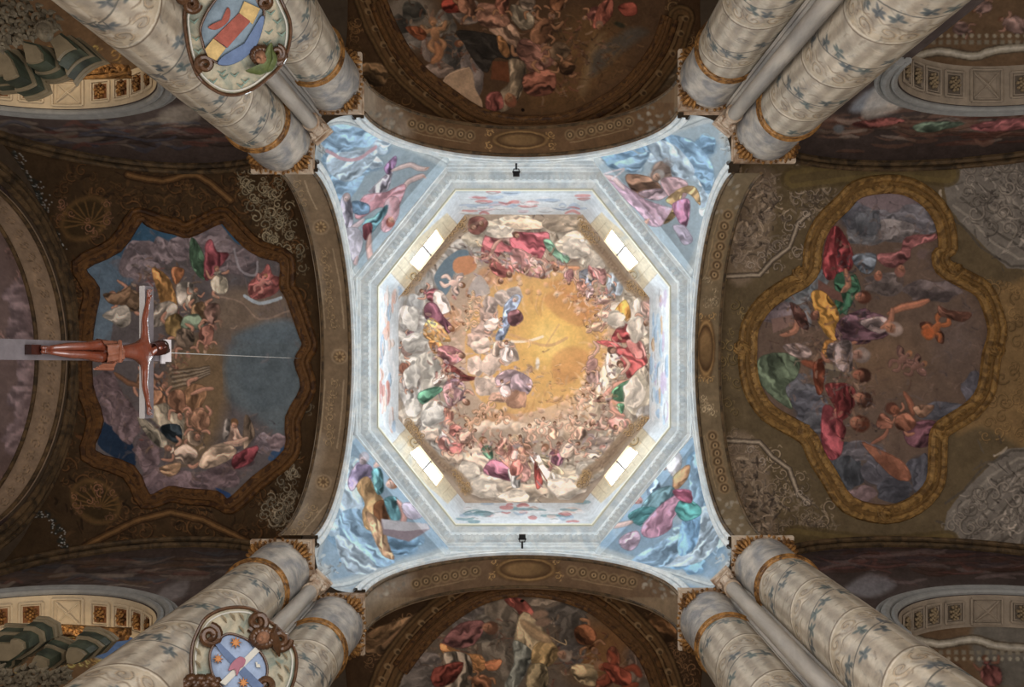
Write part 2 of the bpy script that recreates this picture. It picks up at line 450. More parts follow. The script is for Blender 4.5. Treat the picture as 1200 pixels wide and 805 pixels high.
        xi = x.astype(int); yi = y.astype(int); fx = (x-xi)[:, None]; fy = (y-yi)[:, None]
        return (lin[yi, xi]*(1-fx)+lin[yi, xi+1]*fx)*(1-fy)+(lin[yi+1, xi]*(1-fx)+lin[yi+1, xi+1]*fx)*fy
# ------------------------------------------------------------------ the frescoes
def tile(x0, y0, s):
    def f(*a):
        P = [(x0+a[i]/s, y0+a[i+1]/s) for i in range(0, len(a), 2)]
        return P[0] if len(P) == 1 else P
    return f
D1, D2, D3, D4 = tile(400, 180, 3.66), tile(600, 180, 3.66), tile(400, 400, 3.66), tile(600, 400, 3.66)
R1, R2, R3, R4 = tile(800, 180, 3.66), tile(980, 180, 3.66), tile(800, 400, 3.66), tile(980, 400, 3.66)
L1, L2, L3, L4 = tile(0, 180, 3.66), tile(0, 390, 3.22), tile(200, 200, 4.025), tile(200, 400, 3.354)
N1, N2, S1 = tile(400, 0, 4), tile(600, 0, 4), tile(400, 600, 2.667)
SK = (208, 160, 140)

# ---- dome
dome = Canvas(450, 235, 780, 605, (168, 150, 130), S=2.5, seed=3, warp=.7, mottle=.06)
c = dome
R = c.r
c.ell(625, 405, 125, 120, 0, (205, 165, 135), .5)
c.ell(632, 405, 98, 100, 0, (226, 184, 138), .35)
c.ell(640, 400, 80, 84, 20, (226, 178, 104), .4)
c.poly([(545, 400), (560, 360), (590, 325), (640, 315), (690, 340), (712, 390), (700, 440), (660, 470), (600, 485), (556, 460)], (222, 166, 82), .7)
c.ell(648, 395, 46, 48, 0, (238, 190, 92), .6)
c.ell(645, 400, 24, 30, -30, (246, 205, 110), .8)
for P in (D2(130, 620, 220, 590, 330, 640, 300, 740, 200, 700), D2(330, 590, 390, 650, 330, 720, 270, 680), D4(180, 60, 260, 20, 330, 60, 290, 150, 210, 190, 170, 140), D2(150, 560, 240, 540, 330, 600, 250, 620), D3(560, 330, 700, 300, 760, 340, 640, 370), D1(480, 450, 540, 440, 570, 480, 520, 520, 490, 500), D1(590, 500, 700, 480, 780, 520, 700, 560, 620, 560), D1(420, 650, 470, 640, 520, 720, 480, 760)):
    c.poly(P, (208, 136, 78), .55, feather=2)
for i in range(60):
    t = R.random()*6.28; q = 30+55*R.random(); x, y = 640+q*math.cos(t), 402+q*1.02*math.sin(t)
    c.stroke([(x, y), (x+math.cos(t)*10, y+math.sin(t)*10), (x+math.cos(t+.25)*22, y+math.sin(t+.25)*22)], 1+3*R.random(), (235, 195, 140) if R.random() > .45 else (200, 135, 75), .35, taper=True)
PAL_D = [(205, 160, 140), (190, 120, 110), (150, 110, 90), (225, 200, 180), (160, 140, 150), (120, 85, 75), (205, 175, 130), (150, 150, 150)]
RP = lambda r, a0, a1, k=1.12: [(613+r*math.cos(math.radians(a)), 420+r*k*math.sin(math.radians(a))) for a in np.linspace(a0, a1, 9)]
# soft choirs of small heads melting in the glow
for i in range(150):
    t = R.random()*6.28; q = 62+38*R.random()
    x, y = 630+q*1.0*math.cos(t), 408+q*1.02*math.sin(t)
    c.ell(x, y, 3.2+3*R.random(), 2.4+2*R.random(), R.random()*180, mixc((214, 160, 125), (230, 200, 178), R.random()), .6, .6, .35)
    if R.random() > .5: c.stroke([(x-3, y+2), (x, y+3.2), (x+3, y+1.5)], .8, (150, 95, 75), .5)
# ring of clouds
ring = []
for k in range(46):
    t = 2*PI*k/46; rx, ry = 136+6*R.random(), 150+8*R.random()
    if abs(math.sin(2*t)) > .8: rx, ry = rx*.95, ry*.95
    x, y = 613+rx*math.cos(t), 420+ry*math.sin(t)
    ring.append((x, y))
    c.puffs(x, y, 15+6*R.random(), 13, (182, 170, 150) if x > 560 else (164, 162, 156), 3, R.random()*90, .36)
big = [(D1(590, 360), 20, 12, (158, 150, 132)), (D1(660, 330), 22, 12, (168, 158, 140)), (D1(745, 300), 22, 9, (178, 165, 145)), (D1(290, 690), 17, 22, (150, 154, 155)), (D1(340, 760), 18, 16, (158, 160, 158)),
       (D2(60, 300), 24, 8, (182, 165, 142)), (D2(225, 300), 22, 10, (158, 142, 122)), (D2(265, 400), 20, 17, (190, 178, 158)), (D2(340, 450), 12, 14, (175, 165, 148)), (D2(450, 690), 17, 14, (196, 185, 170)), (D2(545, 700), 14, 20, (182, 172, 158)), (D2(440, 560), 10, 14, (150, 165, 178)),
       (D3(320, 50), 18, 14, (178, 178, 172)), (D3(370, 130), 15, 22, (176, 174, 165)), (D3(290, 210), 13, 18, (150, 150, 148)), (D3(300, 310), 14, 14, (190, 182, 168)), (D3(400, 310), 16, 17, (165, 163, 155)), (D3(560, 510), 20, 16, (176, 160, 142)), (D3(620, 620), 24, 14, (190, 178, 160)), (D3(480, 490), 12, 10, (170, 150, 130)), (D3(380, 395), 10, 8, (175, 160, 145)), (D3(690, 640), 26, 10, (182, 170, 152)),
       (D4(540, 230), 15, 26, (182, 172, 150)), (D4(440, 90), 12, 18, (200, 190, 168)), (D4(390, 190), 8, 22, (200, 185, 160)), (D4(570, 310), 9, 10, (150, 148, 145)), (D4(240, 600), 24, 14, (182, 168, 145)), (D4(330, 510), 22, 13, (165, 150, 132)), (D4(60, 640), 24, 8, (170, 155, 135)), (D4(250, 390), 18, 9, (200, 170, 140)), (D4(330, 300), 12, 22, (196, 172, 145)), (D4(390, 440), 14, 9, (160, 140, 128))]
c.bustle(RP(140, 0, 360), 10, 260, [(110, 96, 84), (140, 122, 104), (92, 78, 70)], 12, .5); c.bustle(RP(112, 0, 360), 8, 300, PAL_D, 8, .6); c.bustle(RP(92, -60, 250, 1.08), 6, 260, [(224, 180, 150), (200, 140, 110), (235, 205, 175), (170, 112, 80)], 7, .45)
for p, rx, ry, col in big: c.ell(p[0]+2, p[1]+3, rx*1.12, ry*1.15, 0, (96, 84, 76), .5, .7); c.puffs(p[0], p[1], rx*1.05, ry*1.05, mul(col, 1.14), 4, con=.42)
# blue opening and its angel, upper left
c.poly(D1(405, 560, 400, 520, 440, 460, 500, 415, 545, 420, 530, 470, 480, 520, 470, 570, 440, 610), (98, 124, 142))
c.poly(D1(490, 450, 560, 440, 580, 490, 530, 520, 480, 500), (200, 132, 88))
c.poly(D1(540, 600, 590, 520, 640, 590, 600, 610), (170, 165, 165), .8)
c.putto(*D1(480, 555), 15, 24, (225, 190, 175), (215, 195, 190))
# upper left crowd
c.drape(D1(620, 345, 690, 330, 760, 380, 805, 400, 805, 460, 740, 450, 700, 420, 640, 470, 600, 440), (176, 92, 98), 7)
c.drape(D1(640, 470, 700, 455, 740, 500, 700, 530, 650, 510), (205, 110, 105), 5)
c.drape(D1(550, 280, 600, 270, 630, 300, 590, 345, 545, 330), (150, 92, 84), 4)
c.drape(D1(690, 350, 740, 340, 770, 370, 740, 395, 700, 385), (208, 160, 150), 4)
c.limb(D1(560, 440, 620, 455, 660, 400), 3.2, SK); c.limb(D1(700, 360, 660, 390, 640, 440), 3, SK); c.limb(D1(640, 440, 700, 470, 780, 450), 3, SK)
c.head(*D1(685, 545), 3.5, ang=120); c.head(*D1(720, 515), 4, ang=90); c.head(*D1(565, 315), 4, ang=200); c.head(*D1(600, 300), 3.4, ang=60)
# left crowd
c.person(*D1(380, 600), 200, 26, (160, 90, 100)); c.drape(D1(395, 600, 430, 590, 465, 650, 460, 680, 410, 685), (232, 218, 208), 5)
c.drape(D1(360, 650, 400, 640, 440, 700, 480, 750, 440, 775, 390, 730, 360, 700), (126, 74, 92), 6); c.head(*D1(470, 750), 4.2, ang=30, hair=(130, 80, 50))
c.drape(D1(380, 705, 430, 740, 470, 800, 440, 805, 375, 800, 350, 760), (226, 168, 92), 6)
c.drape(D3(375, 0, 420, 0, 440, 30, 400, 50), (224, 150, 80), 4)
c.drape(D3(415, 30, 470, 20, 530, 60, 480, 100, 430, 90), (190, 120, 125), 6); c.head(*D3(515, 60), 4.2, ang=20)
c.drape(D3(425, 95, 480, 105, 540, 145, 585, 155, 530, 170, 470, 150), (140, 66, 62), 5)
c.person(*D3(440, 160), 330, 28, (228, 214, 200)); c.head(*D3(465, 150), 4)
c.person(*D3(500, 220), 55, 36, (150, 118, 132)); c.head(*D3(535, 260), 4.2, ang=30); c.drape(D3(440, 190, 500, 175, 520, 230, 470, 280, 440, 240), (172, 128, 132), 6)
c.drape(D3(330, 225, 400, 195, 435, 205, 400, 235, 345, 270), (92, 158, 128), 5)
c.drape(D3(440, 290, 470, 280, 480, 330, 445, 370), (214, 140, 120), 3)
c.person(*D1(300, 790), 80, 16, (160, 120, 130)); c.person(*D3(275, 30), 240, 20, (170, 140, 130)); c.person(*D3(270, 130), 90, 20, (190, 120, 95)); c.person(*D3(290, 190), 60, 20, (180, 170, 165))
c.bustle([(568, 360), (575, 400), (570, 430), (595, 455), (615, 440)], 8, 160, [(226, 200, 186), (180, 150, 150), (150, 120, 115), (235, 215, 200), (190, 160, 175)], 7, .5)
# centre: the C of clouds with figures
for p in [(632, 690), (600, 760), (578, 800)]: c.puffs(*D1(*p), 12, 11, (182, 152, 138), 6)
for p, q, rr in [((600, 20), 12, 10), ((575, 110), 10, 12), ((610, 190), 12, 12), ((660, 190), 12, 10), ((710, 50), 14, 14), ((640, 100), 12, 12)]: c.puffs(*D3(*p), q, rr, (200, 176, 160), 6)
c.puffs(*D3(680, 240), 12, 7, (180, 140, 118), 5); c.puffs(*D3(748, 248), 11.5, 12, (160, 118, 96), 5)
c.puffs(*D1(640, 650), 9, 10, (170, 150, 140), 6); c.puffs(*D1(700, 620), 12, 9, (176, 160, 150), 6); c.puffs(*D1(745, 600), 9, 8, (196, 182, 175), 5)
c.drape(D1(700, 650, 745, 605, 770, 620, 745, 680, 720, 740, 690, 800, 660, 790, 690, 720), (140, 158, 190), 6)
c.drape(D1(720, 680, 760, 670, 780, 710, 740, 740, 715, 720), (160, 104, 112), 4)
c.limb(D1(610, 710, 650, 720, 690, 730), 3.6, (225, 185, 165)); c.person(*D1(655, 725), 330, 24, (222, 200, 186)); c.head(*D1(745, 625), 4, (215, 175, 160), (150, 150, 150), ang=-60)
c.drape(D3(660, 0, 710, 10, 700, 60, 650, 60), (226, 196, 176), 4)
c.drape(D3(660, 160, 720, 120, 800, 150, 805, 200, 740, 180, 700, 220), (190, 160, 168), 6); c.person(*D3(700, 200), 250, 22, (208, 184, 182)); c.person(*D3(710, 40), 270, 26, (222, 200, 190))
c.stroke(D4(0, 0, 60, 0, 130, -20), 3, (240, 225, 205), .8); c.stroke([(598, 392), (640, 405), (664, 396)], 3.4, (214, 158, 104), .7); c.stroke([(640, 405), (655, 380)], 2, (214, 158, 104), .5); c.ell(*D4(110, 95), 3, 9, 0, (235, 225, 210), .5)
c.drape(D4(0, 150, 50, 140, 90, 180, 60, 230, 0, 210), (176, 150, 160), 5); c.puffs(*D4(25, 250), 11, 11, (168, 122, 96), 5)
for i in range(26):
    x = 545+110*R.random()**.8; y = 500-6*math.sin((x-545)/30)+6*R.random()
    c.ell(x, y, 6+3*R.random(), 5, 0, (236, 214, 190), .5, .8, .3)
for i in range(16): c.ell(600+70*R.random(), 495+8*R.random(), 5, 4, 0, (226, 196, 166), .5, .7, .3)
# right top crowd
c.drape(D2(0, 340, 90, 340, 160, 345, 130, 440, 100, 470, 60, 420, 0, 400), (186, 88, 100), 8); c.drape(D2(0, 410, 60, 420, 110, 460, 150, 530, 60, 520, 0, 480), (206, 142, 138), 7)
c.limb(D2(100, 450, 140, 470, 160, 530), 3.4, SK); c.head(*D2(60, 500), 4, ang=90); c.head(*D2(130, 520), 4, ang=90); c.head(*D2(20, 350), 4, ang=200)
c.drape(D2(135, 375, 165, 370, 200, 420, 245, 440, 230, 470, 170, 430), (110, 158, 132), 4)
c.limb(D2(170, 465, 210, 490, 285, 490), 5, (222, 150, 105)); c.head(*D2(190, 490), 4, ang=140)
c.person(*D2(310, 545), 250, 26, (140, 148, 168)); c.drape(D2(290, 510, 340, 495, 350, 540, 300, 560), (150, 158, 176), 4)
c.person(*D2(370, 520), 60, 30, (206, 130, 128)); c.drape(D2(340, 480, 400, 500, 395, 560, 370, 540), (214, 150, 146), 5)
for p, a_, col in [((245, 530), 90, (190, 130, 130)), ((330, 600), 100, (190, 160, 160)), ((300, 580), 70, (200, 140, 120)), ((380, 620), 200, (200, 160, 150)), ((385, 690), 170, (206, 170, 150)), ((350, 740), 180, (200, 160, 130)), ((420, 590), 100, (160, 175, 190))]: c.person(*D2(*p), a_, 19, col)
c.drape(D2(465, 640, 490, 630, 510, 690, 490, 720, 470, 690, 440, 680), (232, 158, 66), 4)
c.drape(D2(450, 750, 490, 730, 540, 800, 430, 805), (190, 78, 80), 5)
c.person(*D2(580, 680), 100, 34, (190, 150, 140)); c.limb(D2(560, 640, 600, 690, 590, 740), 3, SK)
# right crowd
c.drape(D4(360, 0, 430, 0, 480, 30, 520, 10, 560, 40, 580, 90, 540, 120, 500, 160, 480, 110, 440, 40), (192, 84, 84), 8); c.drape(D4(490, 0, 550, 0, 575, 60, 530, 70), (216, 130, 124), 5)
c.head(*D4(430, 40), 5, ang=200, hair=(90, 66, 50)); c.head(*D4(465, 100), 4.6, ang=240); c.limb(D4(330, 80, 370, 30, 350, 0), 3, SK); c.limb(D4(470, 60, 500, 100, 470, 140), 3.4, SK)
c.limb(D4(380, 250, 440, 190, 500, 170), 5, (216, 150, 128)); c.limb(D4(480, 280, 430, 260, 440, 300, 480, 320), 5.5, (216, 150, 128)); c.head(*D4(385, 250), 5, ang=180, hair=(70, 50, 40))
c.drape(D4(430, 210, 490, 170, 520, 180, 495, 250, 440, 250), (100, 164, 122), 5); c.drape(D4(450, 270, 480, 270, 470, 310), (90, 150, 110), 3)
c.limb(D4(390, 320, 380, 360, 440, 370), 4, (225, 180, 160)); c.person(*D4(440, 350), 200, 30, (214, 150, 138)); c.head(*D4(345, 350), 4, ang=120)
c.person(*D4(350, 170), 90, 26, (190, 150, 140)); c.person(*D4(340, 110), 110, 22, (190, 140, 130))
# bottom crowd
c.drape(D3(430, 380, 480, 380, 530, 440, 500, 460, 450, 430), (236, 222, 210), 6); c.limb(D3(430, 380, 470, 410, 500, 440), 3, SK)
for p, a_, col in [((450, 450), 60, (214, 140, 130)), ((505, 450), 340, (190, 110, 105)), ((535, 425), 60, (140, 100, 80)), ((500, 390), 30, (196, 120, 110)), ((545, 400), 330, (206, 160, 140))]: c.person(*D3(*p), a_, 24, col)
c.drape(D3(600, 460, 640, 450, 650, 500, 625, 500), (96, 150, 118), 4); c.head(*D3(612, 425), 5, ang=200, hair=(126, 84, 54)); c.limb(D3(575, 420, 600, 450), 3, SK)
c.drape(D3(610, 560, 640, 510, 700, 520, 740, 560, 745, 600, 690, 590), (172, 104, 128), 7); c.drape(D3(715, 550, 745, 555, 755, 620, 730, 610), (196, 192, 186), 3)
c.drape(D3(680, 500, 740, 470, 800, 530, 805, 570, 750, 560), (220, 146, 126), 6); c.person(*D3(700, 440), 300, 28, (212, 146, 128)); c.person(*D3(780, 440), 250, 24, (216, 170, 140)); c.person(*D3(745, 490), 70, 24, (222, 140, 124))
c.drape(D4(0, 470, 50, 500, 80, 560, 60, 600, 0, 590), (220, 160, 150), 5); c.drape(D4(0, 560, 25, 560, 35, 620, 0, 625), (190, 190, 188), 3)
c.person(*D4(50, 450), 250, 26, (190, 140, 110)); c.person(*D4(20, 530), 280, 26, (220, 130, 118))
c.drape(D4(75, 480, 120, 490, 170, 560, 215, 570, 190, 610, 140, 600, 110, 560), (238, 226, 206), 6); c.drape(D4(120, 485, 160, 500, 225, 560, 205, 570, 150, 540), (205, 186, 150), 5)
c.stroke(D4(85, 490, 125, 560, 150, 600), 1.6, (150, 92, 66), .9); c.drape(D4(95, 520, 120, 560, 130, 610, 105, 630), (156, 66, 60), 3); c.head(*D4(140, 460), 5, ang=-60, hair=(140, 96, 70)); c.limb(D4(60, 470, 100, 500), 2.6, SK); c.limb(D4(160, 500, 210, 490), 3, SK)
c.person(*D4(195, 480), 280, 28, (170, 110, 130)); c.person(*D4(250, 460), 330, 28, (196, 170, 150)); c.person(*D4(300, 380), 300, 24, (206, 166, 140)); c.person(*D4(180, 380), 280, 22, (214, 170, 140)); c.person(*D4(340, 470), 200, 26, (200, 184, 170))
for p, a_ in [((470, 380), 210), ((80, 390), 260), ((130, 360), 280), ((260, 350), 300), ((300, 260), 280), ((330, 210), 250)]: c.putto(*D4(*p), a_, 17, (222, 176, 146), (212, 180, 155))
for p, a_ in [((570, 620), 200), ((550, 730), 180), ((560, 680), 190)]: c.putto(*D1(*p), a_, 14, (214, 170, 130), (214, 178, 140))
for p, a_ in [((690, 330), 200), ((600, 300), 120), ((560, 350), 160), ((630, 290), 130)]: c.putto(*D3(*p), a_, 16, (216, 166, 130), (206, 160, 120))
c.bustle([(640, 430), (660, 470), (700, 470)], 14, 90, [(200, 145, 90), (225, 180, 130), (180, 120, 80)], 8, .4); c.bustle([(500, 375), (515, 410), (530, 455), (520, 490)], 6, 110, PAL_D, 7, .6); c.bustle([(690, 320), (712, 350), (722, 400), (715, 450), (700, 495)], 6, 90, PAL_D, 7, .6); c.bustle([(525, 520), (570, 525), (610, 530), (650, 540), (700, 520)], 8, 90, PAL_D, 8, .6); c.bustle([(560, 300), (610, 310), (660, 312)], 6, 90, PAL_D, 7, .6)
for p, rx, ry in (((566, 572), 20, 12), ((604, 582), 20, 8), ((662, 572), 22, 12), ((690, 552), 16, 12), ((548, 552), 14, 11), ((480, 372), 13, 15), ((487, 402), 14, 11), ((482, 442), 10, 15), ((484, 478), 10, 11), ((507, 487), 13, 12), ((742, 462), 13, 20), ((722, 375), 12, 10), ((744, 386), 9, 14), ((676, 292), 16, 12), ((700, 306), 10, 9), ((586, 272), 16, 8)): c.ell(p[0]+2, p[1]+2, rx*1.1, ry*1.12, 0, (104, 92, 84), .4, .6); c.puffs(p[0], p[1], rx, ry, (202, 192, 176) if p[0] > 520 else (186, 186, 180), 3, con=.4)
# gilded garlands over the windows
for P in (D1(520, 290, 470, 350, 400, 440, 340, 500, 270, 590), D2(300, 310, 350, 370, 430, 470, 500, 560, 570, 610), D3(290, 360, 330, 420, 420, 520, 500, 580, 540, 640), D4(580, 340, 500, 390, 400, 510, 330, 560, 300, 610)):
    c.stroke(P, 13, (150, 126, 98), .9, .5)
    c.stroke(P, 5, (128, 104, 82), .5, .5)
    Q = smooth_pts(P, False, 9)
    for i, q in enumerate(Q):
        e = abs(i/len(Q)-.5)*2
        if e > .42: c.scroll(q[0]+R.normal()*2.5, q[1]+R.normal()*2.5, 4.5, (176, 140, 88), .5, 1.3)
        else: c.ell(q[0]+R.normal()*2, q[1]+R.normal()*2, 3, 2, R.random()*180, (140, 118, 96), .5, .7, .4)
# dark rim that ends the painted clouds
c.stroke([(613+150*math.cos(t), 420+170*math.sin(t)) for t in np.linspace(0, 6.283, 40)], 4, (140, 128, 112), .35, .6)

dome.sat = .72; dome.a = np.clip(dome.a*.99, 0, 250)
# ---- drum, pendentives and entablature share one canvas of whites and blues
drum = Canvas(355, 130, 880, 705, (186, 196, 202), S=2, seed=5, warp=.7, mottle=.06)
c = drum; R = c.r
# painted drum wall
octo = [(465, 345), (541, 250), (687, 250), (763, 345), (763, 494), (687, 590), (541, 590), (465, 494)]
c.poly([(613+(x-613)*1.14, 420+(y-420)*1.14) for x, y in octo], (205, 212, 218), sm=False)
for (a_, b_), cols in zip([((455, 500), (455, 340)), ((545, 240), (685, 240)), ((772, 345), (772, 495)), ((685, 603), (545, 603))],
        [[(222, 170, 150), (235, 205, 190), (150, 180, 210), (205, 130, 120)], [(214, 130, 128), (160, 180, 205), (214, 190, 200), (190, 110, 110)], [(150, 185, 220), (190, 170, 200), (170, 200, 225), (215, 170, 120)], [(196, 110, 110), (110, 150, 160), (220, 190, 180), (150, 175, 200)]]):
    a_, b_ = np.array(a_, float), np.array(b_, float); dr = (b_-a_); nr = np.array((-dr[1], dr[0])); nr /= np.linalg.norm(nr)
    for k in range(46):
        t = R.random(); o = R.normal()*6; L_ = .05+.13*R.random(); p = a_+dr*t+nr*o
        col = cols[int(R.random()*4)] if R.random() > .3 else (225, 225, 228)
        c.stroke([p-dr*L_*.5, p+nr*R.normal()*1.5, p+dr*L_*.5], 2+3*R.random(), col, .7, taper=True)
        if R.random() > .5: c.stroke([p-dr*L_*.4+nr, p+nr*2, p+dr*L_*.4+nr], 1, mul(col, .6), .5, taper=True)
for cx_, cy_ in ((502, 297), (726, 297), (503, 543), (725, 542)):
    nx, ny = (cx_-613)/166*-1, (cy_-420)/166*-1; tx, ty = -ny, nx
    P = [(cx_+tx*u*48+nx*v*17-nx*4, cy_+ty*u*48+ny*v*17-ny*4) for u, v in ((-1, -1), (1, -1), (1, 1), (-1, 1))]
    c.poly(P, (214, 200, 170), sm=False)
    for k in range(9):
        u = -1+k/4; c.stroke([(cx_+tx*u*48-nx*16, cy_+ty*u*48-ny*16), (cx_+tx*u*48+nx*16, cy_+ty*u*48+ny*16)], 1, (170, 150, 120), .5)
    for u in (-.62, .62): c.scroll(cx_+tx*u*48+nx*8, cy_+ty*u*48+ny*8, 7, (176, 146, 100))
# streaks on the mouldings
for k in range(500):
    t = R.random()*6.283; q = 1.14+.16*R.random()
# pendentive upper left
def sky(P, col): c.poly(P, col, sm=False)
sky([(360, 140), (530, 178), (523, 205), (425, 335), (405, 330), (365, 200)], (158, 176, 188))
sky([(865, 135), (700, 178), (703, 200), (805, 330), (822, 330), (866, 200)], (166, 184, 196))
sky([(362, 690), (400, 530), (425, 505), (440, 520), (530, 630), (520, 655), (430, 690)], (150, 176, 198))
sky([(868, 690), (828, 520), (805, 510), (790, 520), (702, 630), (706, 655), (800, 690)], (148, 178, 204))
for k in range(150):
    q = [(450, 250), (775, 250), (450, 590), (780, 590)][k % 4]; x, y = q[0]+R.normal()*38, q[1]+R.normal()*38
    c.ell(x, y, 8+10*R.random(), 4+6*R.random(), R.random()*180, mixc((150, 168, 182), (188, 202, 208), R.random()), .9, .35)
for P in ([(425, 335), (405, 300), (388, 240), (368, 190), (364, 160)], [(365, 150), (400, 140), (440, 155), (480, 170), (523, 190)], [(803, 330), (818, 300), (838, 240), (858, 190), (864, 155)], [(862, 142), (830, 136), (790, 150), (745, 168), (703, 186)],
        [(402, 520), (392, 570), (376, 625), (364, 668)], [(366, 684), (400, 685), (440, 672), (480, 660), (520, 648)], [(824, 515), (836, 570), (852, 625), (866, 665)], [(864, 684), (830, 684), (790, 672), (745, 660), (706, 648)]):
    c.stroke(P, 13, (200, 206, 206), .75, .7); c.stroke(P, 3, (224, 228, 226), .7); c.stroke([(x+2.5, y+2.5) for x, y in P], 1.2, (128, 140, 148), .6)
for x, y in ((376, 166), (856, 160), (376, 672), (856, 668)):
    c.ell(x, y, 16, 16, 0, (196, 198, 194), .6, .85); c.bustle([(x-6, y-6), (x, y), (x+6, y+6)], 7, 40, [(220, 220, 214), (160, 162, 160), (200, 200, 196), (136, 140, 142)], 7, .6)
B1, B2 = (150, 184, 214), (186, 206, 224)
for x, y, rx, ry, b in [(400, 165, 20, 14, 0), (385, 160, 14, 10, 1), (425, 160, 18, 10, 0), (442, 172, 16, 9, 1), (395, 190, 18, 14, 0), (400, 208, 16, 14, 1), (420, 195, 16, 10, 0), (436, 190, 12, 9, 1), (400, 225, 10, 12, 0)]: c.ell(x+2, y+2, rx*1.1, ry*1.1, 0, (98, 134, 168), .4, .55); c.puffs(x, y, rx, ry, B2 if b else B1, 3, con=.5)
for P, cl in (([(372, 160), (395, 146), (420, 150), (440, 158), (432, 172), (405, 172), (390, 180)], B1), ([(385, 182), (410, 178), (442, 176), (428, 200), (405, 217), (385, 200)], B2), ([(385, 205), (405, 214), (427, 206), (408, 234), (390, 228)], B1)): c.drape(P, cl, 2, .32, False)
c.stroke([(383, 177), (392, 181), (400, 186), (420, 186), (440, 172)], 4, (206, 160, 170), .9)
c.drape(D1(130, 150, 190, 90, 225, 60, 215, 100, 200, 150, 170, 170, 120, 165), (206, 196, 212), 6)
c.drape(D1(185, 60, 230, 10, 235, 40, 205, 90), (156, 120, 160), 4)
c.limb(D1(215, 75, 290, 48, 330, 62, 370, 66), 5, (220, 190, 185)); c.limb(D1(255, 165, 290, 120, 340, 98, 355, 95), 5, (220, 186, 182))
c.stroke(D1(360, 66, 375, 60), 1.6, SK); c.stroke(D1(350, 97, 362, 104), 1.6, SK)
c.drape(D1(100, 180, 190, 165, 270, 130, 265, 180, 240, 230, 200, 240, 160, 230, 75, 280, 60, 250), (222, 160, 172), 8, .3)
c.drape(D1(190, 200, 240, 190, 245, 260, 205, 330, 170, 320), (220, 168, 178), 5, .3)
c.drape(D1(50, 205, 110, 215, 120, 250, 75, 262, 50, 245), (104, 132, 160), 4); c.drape(D1(90, 290, 140, 270, 195, 220, 190, 260, 130, 340, 110, 360), (116, 168, 184), 6)
c.drape(D1(92, 310, 130, 300, 125, 350, 100, 370), (176, 92, 104), 3); c.limb(D1(125, 345, 118, 400, 130, 465, 145, 480), 6, (222, 176, 168)); c.limb(D1(100, 280, 60, 310, 20, 340), 5, (214, 190, 195))
c.head(*D1(212, 290), 6, ang=110, hair=(150, 80, 70)); c.drape(D1(0, 190, 35, 180, 50, 290, 20, 330, -10, 300), (186, 178, 196), 4); c.head(*D1(22, 190), 5, (205, 178, 176), (170, 150, 150))
c.drape(D1(5, 330, 70, 320, 90, 380, 60, 470, 20, 400), (206, 200, 214), 5, .2); c.limb(D1(70, 440, 60, 470), 4, (214, 184, 186))
# pendentive upper right
for x, y, rx, ry, b in [(728, 187, 22, 12, 0), (742, 195, 12, 8, 1), (765, 170, 22, 11, 0), (782, 180, 28, 14, 1), (800, 176, 20, 16, 0), (812, 190, 20, 18, 0), (795, 198, 14, 12, 1), (825, 205, 12, 18, 1), (826, 170, 14, 12, 0), (826, 235, 8, 18, 1)]: c.ell(x+2, y+2, rx*1.1, ry*1.1, 0, (98, 134, 168), .4, .55); c.puffs(x, y, rx, ry, (132, 170, 204) if b == 0 else (188, 208, 226), 3, con=.5)
for P, cl in (([(735, 186), (762, 178), (745, 202), (720, 192)], B1), ([(752, 170), (785, 158), (817, 170), (836, 198), (830, 228), (815, 206), (795, 206), (775, 185)], (140, 176, 208)), ([(758, 164), (790, 170), (814, 200), (800, 210), (775, 194)], B2)): c.drape(P, cl, 2, .35, False)
c.drape(D2(490, 90, 590, 100, 640, 140, 630, 170, 560, 190, 510, 150), (158, 118, 96), 7); c.drape(D2(540, 170, 620, 150, 690, 160, 620, 200), (196, 166, 176), 5)
c.puffs(*D2(640, 75), 13, 13, (146, 122, 110), 6); c.head(*D2(625, 95), 7, (196, 152, 130), (160, 150, 145), ang=-40); c.ell(*D2(640, 122), 4, 3, 20, (222, 216, 214), .4)
c.drape(D2(380, 95, 440, 110, 520, 160, 560, 190, 620, 215, 700, 240, 670, 270, 640, 310, 590, 305, 545, 250, 490, 200, 420, 125), (208, 172, 192), 9, .3)
c.drape(D2(640, 110, 700, 100, 755, 130, 740, 190, 680, 190, 650, 150), (210, 170, 176), 5, .3)
c.drape(D2(650, 300, 690, 230, 660, 200, 720, 150, 780, 140, 805, 190, 805, 220, 770, 180, 730, 170, 720, 240, 690, 280), (194, 158, 112), 6)
c.drape(D2(690, 215, 755, 195, 760, 260, 740, 320, 700, 260), (196, 132, 166), 5); c.drape(D2(690, 310, 740, 310, 775, 370, 740, 390, 710, 350), (196, 184, 206), 5, .25)
c.limb(D2(385, 95, 440, 110, 480, 150), 5, (226, 190, 190)); c.limb(D2(590, 280, 560, 310), 4, SK); c.stroke(D2(380, 92, 480, 65, 430, 110), 2, (220, 210, 215))
